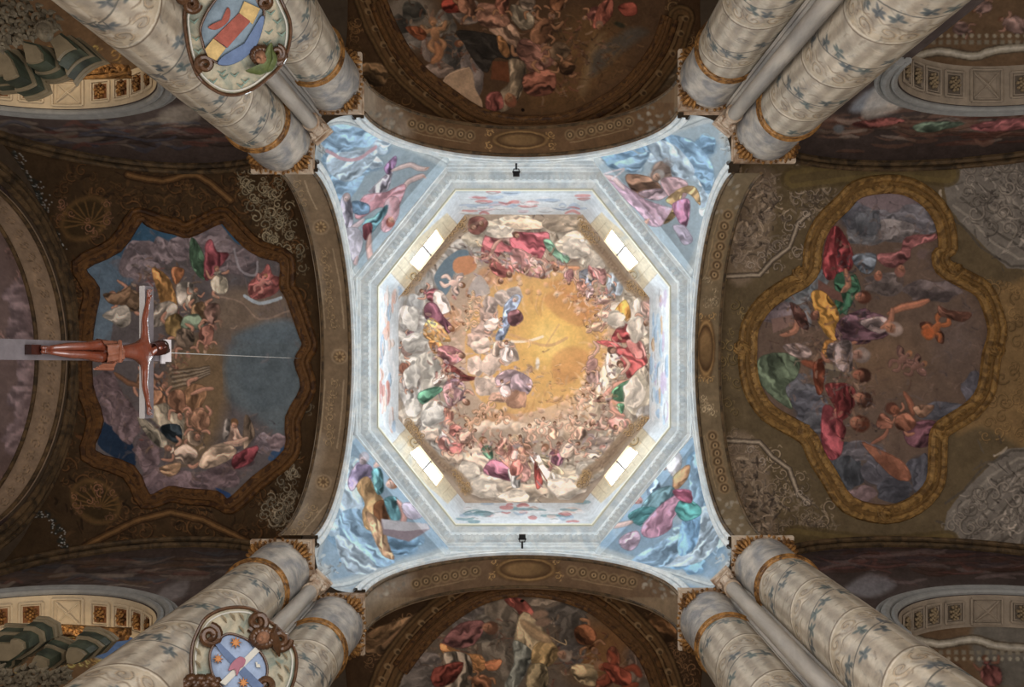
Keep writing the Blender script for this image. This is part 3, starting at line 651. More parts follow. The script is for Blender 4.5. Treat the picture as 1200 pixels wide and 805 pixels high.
# pendentive lower left
for x, y, rx, ry, b in [(408, 560, 12, 16, 1), (404, 585, 16, 16, 0), (412, 610, 18, 16, 1), (425, 600, 12, 12, 0), (405, 632, 18, 14, 0), (428, 630, 18, 14, 1), (420, 650, 22, 12, 0), (445, 652, 18, 12, 0), (395, 620, 12, 12, 1), (470, 640, 18, 10, 0), (482, 632, 14, 8, 0), (415, 545, 10, 10, 1)]: c.ell(x+2, y+2, rx*1.1, ry*1.1, 0, (98, 134, 168), .4, .55); c.puffs(x, y, rx, ry, (142, 182, 216) if b == 0 else (180, 206, 226), 3, con=.5)
for P, cl in (([(400, 560), (412, 543), (421, 575), (426, 606), (410, 612), (396, 590)], B2), ([(398, 603), (425, 598), (440, 628), (462, 658), (430, 664), (403, 642)], B1), ([(393, 628), (415, 638), (442, 667), (408, 670)], B2), ([(453, 628), (478, 620), (492, 635), (470, 650), (450, 642)], (130, 172, 208))): c.drape(P, cl, 2, .35, False)
c.drape(D3(30, 590, 70, 520, 130, 540, 120, 600, 70, 620, 40, 640), (176, 158, 196), 5); c.head(*D3(95, 505), 7, (206, 186, 190), (170, 165, 175), ang=-70)
c.drape(D3(65, 620, 110, 580, 150, 640, 190, 700, 210, 805, 110, 805, 90, 740, 100, 690), (218, 170, 118), 8, .4); c.drape(D3(140, 700, 190, 690, 200, 790, 150, 800), (150, 96, 62), 4)
c.drape([(428, 600), (440, 606), (450, 620), (456, 640), (462, 655), (448, 650), (436, 625)], (214, 166, 128), 4)
c.drape(D3(130, 560, 170, 550, 180, 640, 150, 650), (110, 170, 180), 4); c.drape(D3(185, 680, 235, 670, 265, 740, 220, 770), (110, 168, 180), 5)
c.limb(D3(140, 540, 170, 520, 215, 545), 6.5, (224, 180, 168)); c.head(*D3(215, 610), 7.5, (224, 180, 164), (150, 96, 66), ang=-20); c.limb(D3(240, 680, 270, 740, 260, 790), 6, (216, 160, 150))
c.poly(D3(170, 765, 370, 785, 380, 805, 290, 860, 180, 830), (150, 132, 140), sm=False); c.poly([(447, 608), (501, 614), (503, 620), (475, 622), (450, 620)], (196, 190, 196), sm=False); c.drape(D3(260, 700, 330, 690, 350, 750, 290, 760), (198, 186, 206), 5, .3)
# pendentive lower right
for x, y, rx, ry, b in [(815, 545, 12, 18, 0), (822, 575, 12, 18, 1), (826, 610, 16, 18, 0), (805, 628, 18, 12, 1), (820, 640, 20, 14, 0), (795, 640, 22, 12, 1), (785, 655, 26, 11, 0), (812, 660, 16, 12, 0), (770, 650, 12, 10, 1), (835, 635, 12, 14, 1)]: c.ell(x+2, y+2, rx*1.1, ry*1.1, 0, (98, 134, 168), .4, .55); c.puffs(x, y, rx, ry, (132, 178, 216) if b == 0 else (170, 202, 228), 3, con=.5)
for P, cl in (([(812, 533), (832, 545), (834, 592), (818, 602), (808, 570)], B1), ([(795, 640), (812, 600), (837, 596), (844, 630), (822, 657), (785, 664), (758, 656)], B2), ([(740, 657), (778, 633), (802, 626), (790, 656), (765, 665)], B1), ([(800, 610), (820, 600), (815, 640), (795, 650)], (128, 172, 212))): c.drape(P, cl, 2, .35, False)
c.drape(D4(680, 450, 725, 490, 720, 550, 690, 580, 660, 540, 640, 510), (226, 222, 230), 6, .25); c.head(*D4(640, 535), 6.5, (220, 184, 176), (190, 165, 150), ang=-160)
c.drape(D4(700, 570, 760, 530, 750, 590, 700, 640, 690, 610), (196, 146, 108), 5); c.drape(D4(580, 610, 620, 590, 640, 650, 590, 680), (160, 190, 222), 5)
c.drape(D4(550, 720, 600, 650, 680, 620, 700, 660, 640, 700, 590, 730), (110, 146, 158), 6); c.drape(D4(500, 740, 560, 710, 620, 720, 570, 790, 510, 770), (104, 176, 184), 6)
c.drape(D4(560, 790, 640, 700, 740, 640, 770, 650, 740, 700, 690, 760, 680, 805, 610, 840, 560, 830), (214, 158, 186), 9, .3); c.drape(D4(700, 720, 740, 670, 805, 710, 805, 745, 740, 770), (86, 158, 156), 6)
c.drape(D4(690, 640, 760, 640, 770, 690, 720, 680), (206, 112, 142), 4); c.limb([(708, 617), (722, 616), (740, 612)], 5, (220, 184, 176)); c.head(*D4(540, 680), 6, (206, 150, 146), (170, 110, 100), ang=200)
c.drape([(727, 630), (745, 622), (750, 632), (740, 645), (728, 640)], (190, 164, 186), 4)
# window light is left to the lamps; dust on the white mouldings
for k in range(260):
    t = R.random()*6.283; q = 205+50*R.random(); x, y = 613+q*math.cos(t), 418+q*1.02*math.sin(t)

# ---- vault of the choir (left)
west = Canvas(-40, 120, 400, 720, (50, 34, 17), S=2, seed=8, warp=.9, mottle=.12)
c = west; R = c.r
WEST_FIELD = L1(600, 285, 640, 300, 690, 320, 755, 335)+[(222, 275), (250, 262), (262, 258)]+L3(250, 235, 350, 345, 430, 395, 530, 430, 530, 545, 560, 600, 620, 770)+[(358, 405)]+L4(500, 80, 525, 180, 465, 300, 460, 430, 330, 540, 230, 630, 180, 600, 60, 590)+L2(640, 590, 560, 620, 500, 510, 350, 450, 380, 330, 340, 200)+L1(385, 800, 400, 690, 415, 580, 360, 490, 510, 410)
c.ornament([(60, 190), (330, 190), (370, 420), (330, 650), (60, 650), (90, 420)], (60, 37, 16), 300, 5, 13); c.bustle([(90, 230), (200, 225), (300, 235)], 20, 200, [(84, 54, 24), (34, 22, 12), (66, 42, 18)], 13, .5); c.bustle([(80, 560), (160, 610), (290, 600)], 22, 200, [(70, 44, 22), (28, 18, 10), (54, 34, 16)], 13, .5); c.bustle([(85, 330), (80, 420), (90, 500)], 12, 120, [(84, 46, 20), (34, 20, 10)], 13, .5)
c.ornament([(270, 190), (330, 210), (365, 330), (330, 320)], (96, 84, 60), 60, 4, 8)
c.ornament([(300, 600), (350, 520), (365, 440), (340, 620)], (84, 74, 56), 40, 4, 8)
# painted shell niches
for sx in (0, 1):
    cx_, cy_ = [(100, 256), (112, 588)][sx]
    c.ell(cx_, cy_, 34, 26, -35 if sx == 0 else 35, (74, 50, 22), .12); c.ell(cx_, cy_, 29, 21, -35 if sx == 0 else 35, (46, 32, 14), .2)
    for k in range(11):
        t = math.radians(150+k*24) if sx == 0 else math.radians(170+k*22)
        c.stroke([(cx_+6, cy_+6), (cx_+27*math.cos(t), cy_+20*math.sin(t))], 2, (92, 60, 24), .7, taper=True)
    c.ornament([(cx_-30, cy_-20), (cx_+30, cy_-20), (cx_+30, cy_+20), (cx_-30, cy_+20)], (100, 62, 40), 10, 4, 7, al=.5)
for P in ([(150, 205), (190, 212), (230, 205), (270, 235)], [(60, 330), (75, 420), (62, 520)], [(100, 640), (200, 600), (300, 640)]):
    c.bands(P, (11, 7, 3), ((36, 20, 8), (82, 52, 22), (112, 76, 36)), al=.6)
# festoons of dark leaves and pale blossom
for path in ([(15, 175), (30, 205), (45, 225), (50, 245)], [(60, 275), (70, 290), (58, 310)], [(35, 600), (60, 610), (75, 640), (60, 660)]):
    Q = smooth_pts(path, False, 8)
    for q in Q:
        c.ell(q[0]+R.normal()*3, q[1]+R.normal()*3, 5, 3, R.random()*180, (30, 30, 24), .5, .8)
        for z in range(3): c.ell(q[0]+R.normal()*4, q[1]+R.normal()*4, 1.2, 1, 0, (140, 138, 130), .5, .8)
# the field with its sky
r = c.poly(WEST_FIELD, (74, 66, 64), sm=False)
full = np.zeros((c.h, c.w)); full[r[0]] = r[3]; c.clip = full
c.poly(L1(520, 420, 600, 280, 760, 340, 760, 420, 640, 420, 560, 560, 360, 620, 350, 480), (38, 66, 86))
c.poly([(98, 314), (140, 300), (150, 340), (120, 400), (100, 405)], (66, 82, 94)); c.poly([(100, 360), (125, 340), (130, 400), (105, 420)], (74, 88, 98), .8)
for p in [((600, 430), 20, 16), ((560, 480), 16, 18), ((700, 420), 18, 16), ((640, 520), 22, 18), ((800, 400), 20, 18), ((880, 350), 24, 16), ((960, 440), 26, 20), ((1040, 470), 18, 18)]:
    c.puffs(*L1(*p[0]), p[1], p[2], (92, 78, 78), 6, al=.85)
c.poly(L1(940, 290, 970, 290, 1050, 390, 1010, 380), (34, 66, 90))
c.poly([(215, 400), (250, 395), (270, 450), (245, 530), (205, 540), (195, 450)], (104, 78, 46), .8, feather=10)
c.poly([(250, 345), (300, 335), (340, 350), (355, 380), (300, 400), (250, 395)], (92, 76, 62), .9, feather=6)
c.poly([(275, 400), (310, 382), (355, 385), (358, 440), (345, 480), (330, 510), (300, 490), (270, 470), (262, 430)], (72, 80, 82), 1, feather=6)
c.poly([(290, 405), (330, 390), (352, 420), (340, 470), (300, 480), (278, 440)], (64, 74, 78), .8, feather=6)
c.poly(L2(370, 420, 400, 330, 430, 360, 500, 420, 510, 500, 450, 480), (22, 36, 54))
for p in [((400, 200), 18, 20), ((440, 290), 20, 22), ((480, 350), 16, 20), ((560, 450), 18, 24), ((590, 560), 20, 18), ((660, 560), 24, 14), ((840, 540), 24, 14), ((900, 480), 18, 12), ((780, 560), 20, 12)]:
    c.puffs(*L2(*p[0]), p[1], p[2], (84, 66, 66), 6, al=.85)
c.poly(L4(175, 575, 235, 600, 220, 615), (28, 48, 84)); c.poly(L4(385, 450, 450, 380, 460, 430, 400, 470), (40, 62, 90))
c.puffs(*L4(380, 400), 18, 12, (96, 82, 84), 6); c.puffs(*L4(420, 395), 12, 9, (104, 84, 84), 5)
c.bustle([(170, 330), (205, 345), (225, 380), (200, 430), (190, 470), (220, 520)], 16, 330, [(130, 96, 66), (150, 120, 96), (90, 56, 40), (110, 76, 50), (70, 60, 50), (120, 60, 50)], 9, .5)
c.bustle([(150, 310), (270, 300), (330, 380)], 22, 130, [(92, 78, 76), (70, 70, 74), (104, 84, 78)], 12, .3)
c.bustle([(130, 450), (160, 520), (230, 555), (310, 510)], 14, 160, [(92, 72, 68), (64, 54, 56), (110, 84, 72)], 11, .3)
# its people
SKd = (150, 100, 76)
c.drape(L1(650, 490, 720, 530, 760, 640, 740, 720, 700, 690, 680, 600), (146, 98, 46), 6); c.drape(L1(740, 490, 790, 500, 760, 560, 740, 540), (130, 76, 42), 3)
c.drape(L1(760, 560, 830, 560, 820, 640, 770, 650), (142, 128, 112), 5); c.drape(L1(690, 640, 760, 650, 730, 720, 640, 740), (128, 114, 98), 5)
c.drape(L1(820, 360, 870, 430, 880, 540, 820, 480), (58, 82, 58), 4); c.drape(L1(880, 400, 905, 370, 930, 420, 980, 430, 930, 500, 880, 540), (104, 44, 48), 5)
c.person(*L1(540, 620), 200, 42, (96, 72, 50), SKd); c.drape(L1(440, 690, 540, 650, 560, 720, 520, 745, 480, 720), (136, 124, 108), 5); c.drape(L1(445, 600, 500, 600, 560, 570, 540, 640, 470, 640), (92, 66, 44), 5)
c.person(*L1(940, 540), 260, 34, (150, 136, 112), SKd); c.person(*L1(830, 620), 290, 26, (136, 120, 100), SKd); c.person(*L1(860, 700), 80, 34, (104, 76, 48), SKd); c.person(*L1(760, 760), 70, 40, (110, 84, 44), SKd)
c.drape(L1(790, 700, 850, 690, 870, 745, 780, 750), (84, 96, 74), 4); c.person(*L1(910, 700), 100, 32, (100, 70, 58), SKd)
c.poly(L1(950, 640, 1030, 590, 1098, 620, 1098, 740, 1000, 740, 930, 760), (98, 80, 62), .7, feather=5)
c.drape(L3(370, 530, 430, 480, 460, 440, 480, 490, 530, 510, 500, 570, 440, 600, 380, 600), (140, 70, 64), 6); c.putto(*L3(430, 530), -60, 20, (160, 96, 84), (140, 80, 76)); c.stroke(L3(350, 590, 420, 625, 520, 600), 4, (128, 136, 140))
c.stroke(L3(300, 370, 330, 470, 400, 490, 410, 430), 2.5, (128, 120, 122), .7); c.poly(L3(290, 800, 420, 720, 560, 700, 620, 780, 620, 805), (72, 84, 90), .8, feather=5)
c.stroke(L3(200, 590, 330, 620, 420, 700, 560, 660), 2, (126, 100, 82), .6)
for a_ in range(9): c.stroke(L2(650, 140+a_*9, 720, 135+a_*7, 790, 125+a_*4), 1.6, (120, 104, 84) if a_ % 2 else (64, 52, 40), .8)
c.person(*L2(560, 170), 290, 38, (110, 74, 50), SKd); c.person(*L2(600, 240), 300, 40, (128, 84, 56), SKd); c.person(*L2(700, 40), 80, 36, (104, 84, 66), SKd); c.person(*L2(780, 20), 90, 30, (108, 66, 52), SKd); c.person(*L2(730, 260), 110, 44, (112, 76, 48), SKd)
c.drape(L2(550, 290, 640, 265, 690, 290, 690, 400, 640, 400, 600, 350), (136, 120, 96), 6); c.drape(L2(610, 350, 680, 350, 680, 415, 620, 390), (34, 42, 46), 4); c.drape(L2(520, 320, 580, 350, 640, 420, 600, 430, 550, 380), (120, 108, 88), 5)
c.limb(L2(430, 150, 480, 185, 530, 200), 5, (96, 62, 40)); c.person(*L2(740, 370), 280, 34, (124, 100, 78), SKd); c.person(*L2(680, 450), 200, 40, (136, 112, 92), SKd); c.drape(L2(600, 510, 680, 490, 670, 530, 630, 540), (130, 96, 66), 4)
c.person(*L4(30, 250), 80, 36, (108, 70, 48), SKd); c.person(*L4(110, 330), 100, 38, (118, 80, 56), SKd); c.limb(L4(80, 210, 120, 190, 165, 185), 4, SKd)
c.drape(L4(110, 480, 150, 420, 210, 400, 260, 430, 220, 470, 140, 500), (150, 122, 96), 6); c.drape(L4(210, 340, 250, 320, 270, 360, 300, 400, 240, 410), (156, 120, 98), 5); c.head(*L4(250, 325), 5.5, (160, 110, 84), (90, 60, 36), ang=-90)
c.drape(L4(290, 300, 310, 300, 330, 360, 310, 400, 285, 420), (100, 80, 62), 4); c.drape(L4(250, 450, 340, 410, 320, 470, 250, 500), (104, 40, 44), 5); c.limb(L4(210, 400, 260, 395, 300, 380), 4.5, (160, 120, 96)); c.drape(L4(215, 310, 235, 310, 225, 380, 205, 380), (130, 116, 104), 3)
c.clip = None
# lunettes and ribs under this vault
# ---- vault of the nave (right)
east = Canvas(800, 120, 1260, 720, (78, 66, 42), S=2, seed=9, warp=.9, mottle=.10)
c = east; R = c.r
EAST_FIELD = [(1035, 222), (1062, 225), (1086, 240), (1100, 262), (1104, 290)]+R2(425, 430, 440, 500, 520, 550, 610, 600, 650, 690, 665, 770)+R4(640, 60, 620, 200, 560, 280, 450, 350, 415, 400, 410, 480, 400, 600, 330, 680, 210, 720, 60, 680)+R3(640, 560, 590, 480, 560, 410, 500, 360, 380, 290, 320, 200, 300, 110)+[(882, 410), (884, 385), (900, 360), (925, 342)]+R1(520, 560, 570, 500, 580, 400, 620, 310, 700, 230)+[(1006, 228)]
c.ornament([(812, 330), (860, 300), (880, 380), (870, 480), (830, 520)], (84, 70, 38), 30, 4, 8)
c.poly([(1120, 330), (1150, 345), (1190, 330), (1260, 330), (1260, 560), (1190, 520), (1150, 500), (1120, 505), (1170, 410)], (112, 86, 46), .8, feather=4); c.ornament([(1130, 330), (1220, 320), (1220, 540), (1130, 500), (1185, 420)], (112, 86, 46), 60, 5, 9, .6, 1.2, .6)
c.ornament([(850, 500), (960, 560), (1000, 640), (860, 640)], (92, 80, 60), 70, 5, 10); c.ornament([(840, 200), (990, 200), (930, 320), (830, 300)], (92, 82, 66), 70, 5, 10)
for sx, (ax, ay) in enumerate([(1200, 200), (1200, 640)]):
    f = 1 if sx == 0 else -1
    c.poly([(1100, ay-f*20), (1260, ay-f*40), (1260, ay+f*120), (1180, ay+f*114), (1165, ay+f*100), (1125, ay+f*60), (1110, ay+f*40)], (92, 88, 78), sm=False)
    for k in range(8):
        o = k*9; c.stroke([(1108+o, ay+f*(50-o)), (1130+o, ay+f*(66-o)), (1150+o, ay+f*(90-o)), (1185+o, ay+f*(112-o)), (1260+o, ay+f*(112-o))], 3, (118, 112, 98) if k % 2 else (62, 58, 50), .75, sm=False)
    c.bustle([(1130, ay), (1200, ay+30*f), (1180, ay+80*f)], 18, 170, [(120, 114, 102), (74, 70, 62), (140, 132, 116), (58, 54, 48)], 13, .55); c.ornament([(1110, ay-15), (1250, ay-30), (1250, ay+95*f), (1140, ay+60*f)], (100, 94, 82), 40, 7, 13, .6, 1.15, .6)
for f, y0 in ((1, 200), (-1, 640)):
    c.poly([(868, y0+f*10), (905, y0), (905, y0+f*70), (880, y0+f*130), (852, y0+f*120)], (112, 96, 76), .6, feather=4)
    c.bustle([(880, y0+f*10), (895, y0+f*50), (870, y0+f*90)], 12, 160, [(112, 100, 82), (70, 60, 48), (140, 124, 98), (54, 46, 38)], 10, .6); c.bustle([(930, y0+f*10), (960, y0+f*20), (930, y0+f*60)], 12, 110, [(104, 92, 74), (70, 60, 46), (124, 110, 86)], 12, .5)
    c.bands([(845, y0+f*124), (890, y0+f*122), (905, y0+f*105), (925, y0+f*90), (935, y0+f*62), (948, y0+f*50)], (7, 4, 1.6), ((56, 48, 38), (110, 98, 78), (140, 128, 104)), sm=False, al=.8)
    for q in ((880, 130), (893, 118), (938, 80), (945, 68)): c.scroll(q[0], y0+f*q[1]-f*18, 5, (118, 108, 92), .5, 1.4)
    c.bands([(930, y0+f*10), (990, y0+f*2), (1040, y0-f*2), (1110, y0+f*4)], (30, 22, 10), ((70, 58, 30), (88, 74, 36), (74, 62, 34)), al=.8)
r = c.poly(EAST_FIELD, (84, 68, 55), sm=False)
full = np.zeros((c.h, c.w)); full[r[0]] = r[3]; c.clip = full
c.ell(1040, 240, 70, 22, 0, (98, 86, 88), .5); c.ell(1020, 420, 90, 60, 0, (104, 80, 56), .8, .8); c.ell(1120, 400, 40, 50, 0, (84, 72, 66), .8, .6)
for p, rx, ry, col in [(R2(90, 280), 24, 18, (66, 68, 74)), (R2(180, 290), 20, 15, (72, 72, 76)), (R2(320, 290), 30, 18, (74, 74, 78)), (R2(130, 350), 24, 14, (82, 84, 86)), (R2(250, 330), 26, 14, (86, 82, 80)), (R1(790, 300), 18, 18, (60, 64, 68)), (R1(540, 590), 12, 14, (74, 82, 86)), (R1(480, 610), 16, 9, (80, 86, 88)), (R1(590, 540), 10, 12, (74, 80, 82)), (R1(520, 700), 10, 16, (84, 86, 88)), (R1(400, 680), 28, 14, (82, 72, 74)),
        (R3(500, 200), 18, 16, (66, 68, 72)), (R3(550, 290), 24, 20, (60, 62, 68)), (R3(570, 350), 16, 16, (64, 66, 70)), (R3(620, 500), 16, 26, (72, 72, 76)), (R3(700, 540), 18, 26, (50, 54, 58)), (R3(590, 130), 14, 12, (84, 84, 86)),
        (R4(110, 470), 26, 14, (82, 80, 84)), (R4(50, 570), 18, 20, (44, 48, 52)), (R4(180, 560), 24, 20, (66, 66, 72)), (R4(250, 640), 24, 14, (52, 54, 60)), (R4(360, 560), 18, 22, (54, 56, 62)), (R4(450, 300), 30, 12, (58, 60, 66)), (R4(590, 210), 14, 20, (64, 64, 70)), (R4(110, 660), 16, 12, (90, 74, 74)), (R2(420, 590), 34, 14, (72, 64, 62)), (R2(200, 560), 26, 14, (78, 70, 66))]:
    c.puffs(p[0], p[1], rx, ry, mul(col, 1.08), 4, con=.5, al=.9)
SKe = (140, 90, 66)
c.bustle([(930, 380), (960, 420), (1000, 470), (1040, 500)], 26, 260, [(96, 76, 66), (72, 66, 64), (110, 86, 70), (84, 60, 48)], 11, .35); c.bustle([(1000, 260), (1080, 280), (1130, 380), (1100, 470)], 26, 200, [(84, 74, 72), (70, 64, 66), (96, 78, 66)], 13, .28)
c.drape(R1(620, 360, 660, 310, 720, 400, 730, 480, 680, 520, 620, 540, 600, 480), (118, 42, 44), 7, .45); c.drape(R2(0, 310, 60, 420, 50, 500, 0, 530), (112, 40, 42), 4)
c.drape(R2(180, 430, 270, 420, 300, 360, 430, 345, 420, 370, 330, 400, 310, 450, 250, 490, 190, 470), (128, 74, 72), 7); c.head(*R2(180, 520), 5.5, SKe, (120, 70, 50), 100); c.head(*R2(275, 500), 7, SKe, (116, 72, 60), 110); c.drape(R2(70, 440, 170, 430, 150, 510, 100, 500), (78, 88, 96), 5); c.ell(*R2(370, 430), 9, 8, 0, (88, 72, 66), .5)
c.drape(R1(680, 520, 740, 520, 760, 590, 720, 640, 700, 690, 660, 640), (44, 82, 58), 6); c.drape(R2(0, 520, 60, 510, 95, 570, 60, 600, 0, 590), (44, 84, 60), 5); c.limb(R2(20, 600, 50, 560, 40, 500), 6, SKe); c.drape(R2(0, 610, 60, 600, 70, 640, 30, 680, 0, 690), (44, 88, 62), 5); c.head(*R2(110, 615), 9, (150, 90, 66), (70, 40, 28), 10)
c.poly(R1(580, 540, 680, 600, 690, 640, 580, 590), (92, 62, 52), sm=False)
c.drape(R1(550, 600, 600, 590, 660, 660, 670, 740, 650, 805, 590, 740, 570, 680), (160, 112, 40), 7, .45); c.drape(R3(610, 0, 650, 0, 640, 60, 600, 60), (140, 92, 36), 4)
c.drape(R1(670, 760, 720, 690, 800, 670, 805, 805, 680, 805), (78, 52, 62), 6); c.drape(R2(10, 720, 80, 680, 190, 690, 240, 740, 200, 790, 80, 800, 0, 790), (84, 58, 66), 7); c.drape(R2(100, 720, 200, 700, 230, 740, 180, 770), (124, 108, 104), 5)
c.limb(R2(220, 690, 280, 660, 350, 645, 395, 630), 7, (150, 92, 64)); c.limb(R2(190, 750, 230, 720, 240, 670), 6, SKe); c.head(*R2(240, 750), 10, (150, 100, 72), (130, 112, 100), 20)
c.putto(*R2(430, 745), 130, 30, (146, 78, 40), (96, 58, 42), (96, 56, 30)); c.drape(R2(440, 650, 480, 670, 580, 685, 540, 720, 470, 700, 440, 690), (92, 58, 44), 4); c.ell(*R2(395, 770), 10, 8, 20, (156, 74, 32), .4)
c.poly(R1(380, 710, 470, 690, 480, 730, 390, 770), (104, 80, 70), sm=False); c.limb(R1(420, 780, 480, 760, 490, 710), 6, SKe); c.drape(R1(460, 640, 520, 680, 540, 750, 500, 740), (86, 54, 46), 4); c.head(*R1(570, 690), 6, SKe, (80, 50, 40), 120)
c.drape(R3(320, 90, 350, 60, 430, 50, 500, 80, 490, 150, 440, 200, 470, 290, 400, 250, 350, 200, 310, 150), (72, 88, 66), 9, .45); c.drape(R3(430, 20, 500, 10, 550, 40, 540, 70, 470, 60), (128, 110, 102), 5); c.limb(R3(510, 90, 570, 110, 590, 200), 8, (120, 62, 40)); c.drape(R3(560, 100, 610, 80, 600, 210, 575, 220), (100, 48, 30), 4)
c.poly(R3(610, 90, 725, 125, 720, 140, 610, 115), (112, 100, 78), sm=False); c.poly(R3(610, 115, 720, 140, 690, 190, 620, 180), (80, 70, 56), sm=False)
c.person(*R3(690, 50), 10, 40, (120, 104, 98), SKe); c.head(*R3(760, 60), 10, (126, 92, 74), (96, 86, 80), 0); c.head(*R4(100, 55), 9, (132, 96, 80), (112, 98, 88), 0); c.drape(R4(0, 10, 60, 0, 70, 70, 60, 130, 0, 110), (118, 104, 100), 6); c.head(*R4(105, 145), 10, (126, 74, 54), (50, 30, 22), 10)
c.drape(R3(610, 190, 690, 180, 740, 210, 730, 290, 680, 340, 650, 280), (104, 42, 40), 7); c.head(*R3(770, 250), 10, (136, 86, 64), (52, 32, 24), 20); c.head(*R4(110, 245), 10, (136, 86, 64), (52, 32, 24), 20)
c.drape(R3(600, 290, 640, 280, 690, 360, 680, 480, 630, 505, 595, 440), (128, 52, 58), 7); c.limb(R3(650, 300, 700, 260, 720, 240), 6, SKe); c.head(*R4(95, 350), 11, (130, 80, 58), (66, 34, 22), 15); c.drape(R4(0, 330, 40, 370, 30, 410, 0, 400), (116, 46, 48), 4); c.drape(R4(0, 190, 60, 200, 70, 290, 20, 330, 0, 300), (108, 40, 40), 5)
for p, a_, L_ in [((280, 80), -40, 26), ((340, 110), -20, 24)]: c.putto(*R4(*p), a_, L_, (106, 74, 62), (96, 68, 60))
c.limb(R4(290, 215, 320, 270, 330, 310), 6, (122, 72, 50)); c.drape(R4(290, 370, 370, 340, 430, 350, 400, 440, 340, 455, 300, 430), (88, 54, 62), 6); c.drape(R4(330, 280, 420, 275, 370, 330), (104, 76, 56), 3); c.drape(R4(175, 370, 190, 310, 230, 330, 240, 370), (100, 60, 44), 4); c.person(*R4(280, 330), 220, 36, (110, 66, 46), SKe); c.head(*R4(245, 290), 8, (128, 74, 50), (76, 44, 32), 200)
c.drape(R4(110, 430, 200, 470, 290, 520, 320, 590, 260, 590, 180, 520), (120, 72, 50), 5, .2); c.limb(R4(150, 440, 200, 410, 220, 380), 4, (126, 78, 58))
c.bustle([(925, 350), (960, 400), (990, 450), (1005, 500)], 18, 150, [(120, 90, 66), (60, 48, 44), (104, 70, 56), (78, 70, 70), (130, 104, 84)], 8, .45); c.bustle([(985, 290), (1000, 340), (1010, 380)], 14, 70, [(84, 60, 50), (60, 56, 60), (110, 84, 66)], 8, .4)
c.clip = None

# ---- transept vaults (top and bottom)
north = Canvas(385, -60, 840, 200, (62, 40, 20), S=2, seed=12, warp=.9, mottle=.12)
c = north; R = c.r
NORTH_FIELD = [(452, -40), (450, 0), (462, 30), (480, 62), (500, 85), (530, 108), (560, 128), (590, 137), (620, 140), (660, 137), (700, 120), (735, 95), (765, 55), (778, 20), (784, -40)]
c.ornament([(400, 0), (450, 60), (540, 130), (440, 120), (400, 90)], (84, 56, 26), 50, 5, 9); c.ornament([(790, 0), (820, 60), (790, 90), (700, 140), (760, 70)], (84, 60, 32), 50, 5, 9)
c.poly([(750, 65), (800, 55), (800, 90), (740, 120), (730, 100)], (92, 76, 52), .7, feather=4); c.drape(N2(600, 270, 760, 260, 760, 360, 620, 370), (96, 80, 58), 6)
c.poly([(400, 50), (450, 60), (500, 120), (420, 105)], (66, 44, 22), .6, feather=4); c.drape(N1(90, 300, 210, 310, 200, 400, 100, 390), (104, 74, 42), 5)
PN = [(612+(x-612)*1.12, 10+(y-10)*1.13) for x, y in NORTH_FIELD[1:-1]]
c.bands(PN, (34, 30, 24, 20, 10, 6), ((40, 26, 12), (92, 64, 30), (58, 38, 18), (84, 56, 26), (48, 30, 14), (100, 70, 36)), al=.85)
for i, p in enumerate(smooth_pts([(612+(x-612)*1.15, 10+(y-10)*1.16) for x, y in NORTH_FIELD[1:-1]], False, 4)):
    if i % 2 == 0: c.ell(p[0], p[1], 5, 4.2, 30, (112, 84, 48), .25, .8); c.ell(p[0]+1, p[1]+1, 3, 2.4, 30, (46, 30, 16), .3, .8)
r = c.poly(NORTH_FIELD, (70, 46, 26), sm=False)
full = np.zeros((c.h, c.w)); full[r[0]] = r[3]; c.clip = full
c.ell(690, 60, 60, 60, 0, (92, 60, 28), .6); c.ell(650, 110, 60, 40, 0, (86, 56, 26), .7); c.ell(480, 20, 40, 50, 0, (96, 82, 66), .5)
c.poly(N2(320, 400, 370, 200, 440, 160, 380, 300, 360, 400, 330, 450), (110, 82, 48), .8, feather=4); c.poly(N2(370, 360, 380, 260, 440, 200, 560, 130, 640, 150, 560, 210, 440, 310), (68, 60, 50), .85, feather=4)
for p, rx, ry, col in [(N1(340, 60), 14, 14, (52, 48, 40)), (N1(270, 120), 12, 14, (56, 50, 42)), (N1(340, 190), 20, 12, (88, 78, 68)), (N1(420, 210), 12, 18, (98, 80, 68)), (N1(520, 260), 18, 24, (62, 56, 50)), (N1(620, 320), 14, 30, (94, 80, 72)), (N1(480, 110), 14, 16, (86, 76, 64)), (N1(590, 60), 18, 16, (92, 76, 64)), (N1(460, 330), 16, 10, (98, 78, 64))]: c.puffs(*p, rx, ry, col, 6, al=.85)
SKn = (132, 84, 50)
c.bustle([(500, 30), (560, 60), (620, 40), (680, 60), (640, 100)], 18, 300, [(112, 74, 50), (84, 50, 30), (124, 92, 66), (60, 42, 28), (104, 56, 36)], 9, .5); c.bustle([(700, 30), (720, 80), (660, 120)], 18, 90, [(104, 70, 34), (80, 50, 26)], 12, .35)
c.putto(*N1(440, 160), 260, 34, (140, 90, 52), (116, 92, 66)); c.drape(N1(300, 130, 360, 125, 400, 160, 370, 190), (124, 58, 28), 4); c.limb(N1(440, 200, 460, 250, 430, 290), 8, (140, 84, 46)); c.head(*N1(555, 205), 5, SKn, (90, 50, 30), 180)
c.drape(N1(480, 0, 580, 0, 580, 50, 510, 60, 475, 40), (120, 36, 22), 5)
c.drape(N1(540, 145, 640, 150, 760, 180, 860, 250, 800, 280, 720, 270, 680, 340, 620, 280, 580, 210), (40, 34, 28), 7, .3); c.drape(N1(690, 130, 790, 110, 840, 180, 830, 230, 760, 190), (122, 88, 64), 6); c.drape(N1(640, 20, 740, 30, 790, 110, 700, 130, 640, 100), (118, 74, 52), 7)
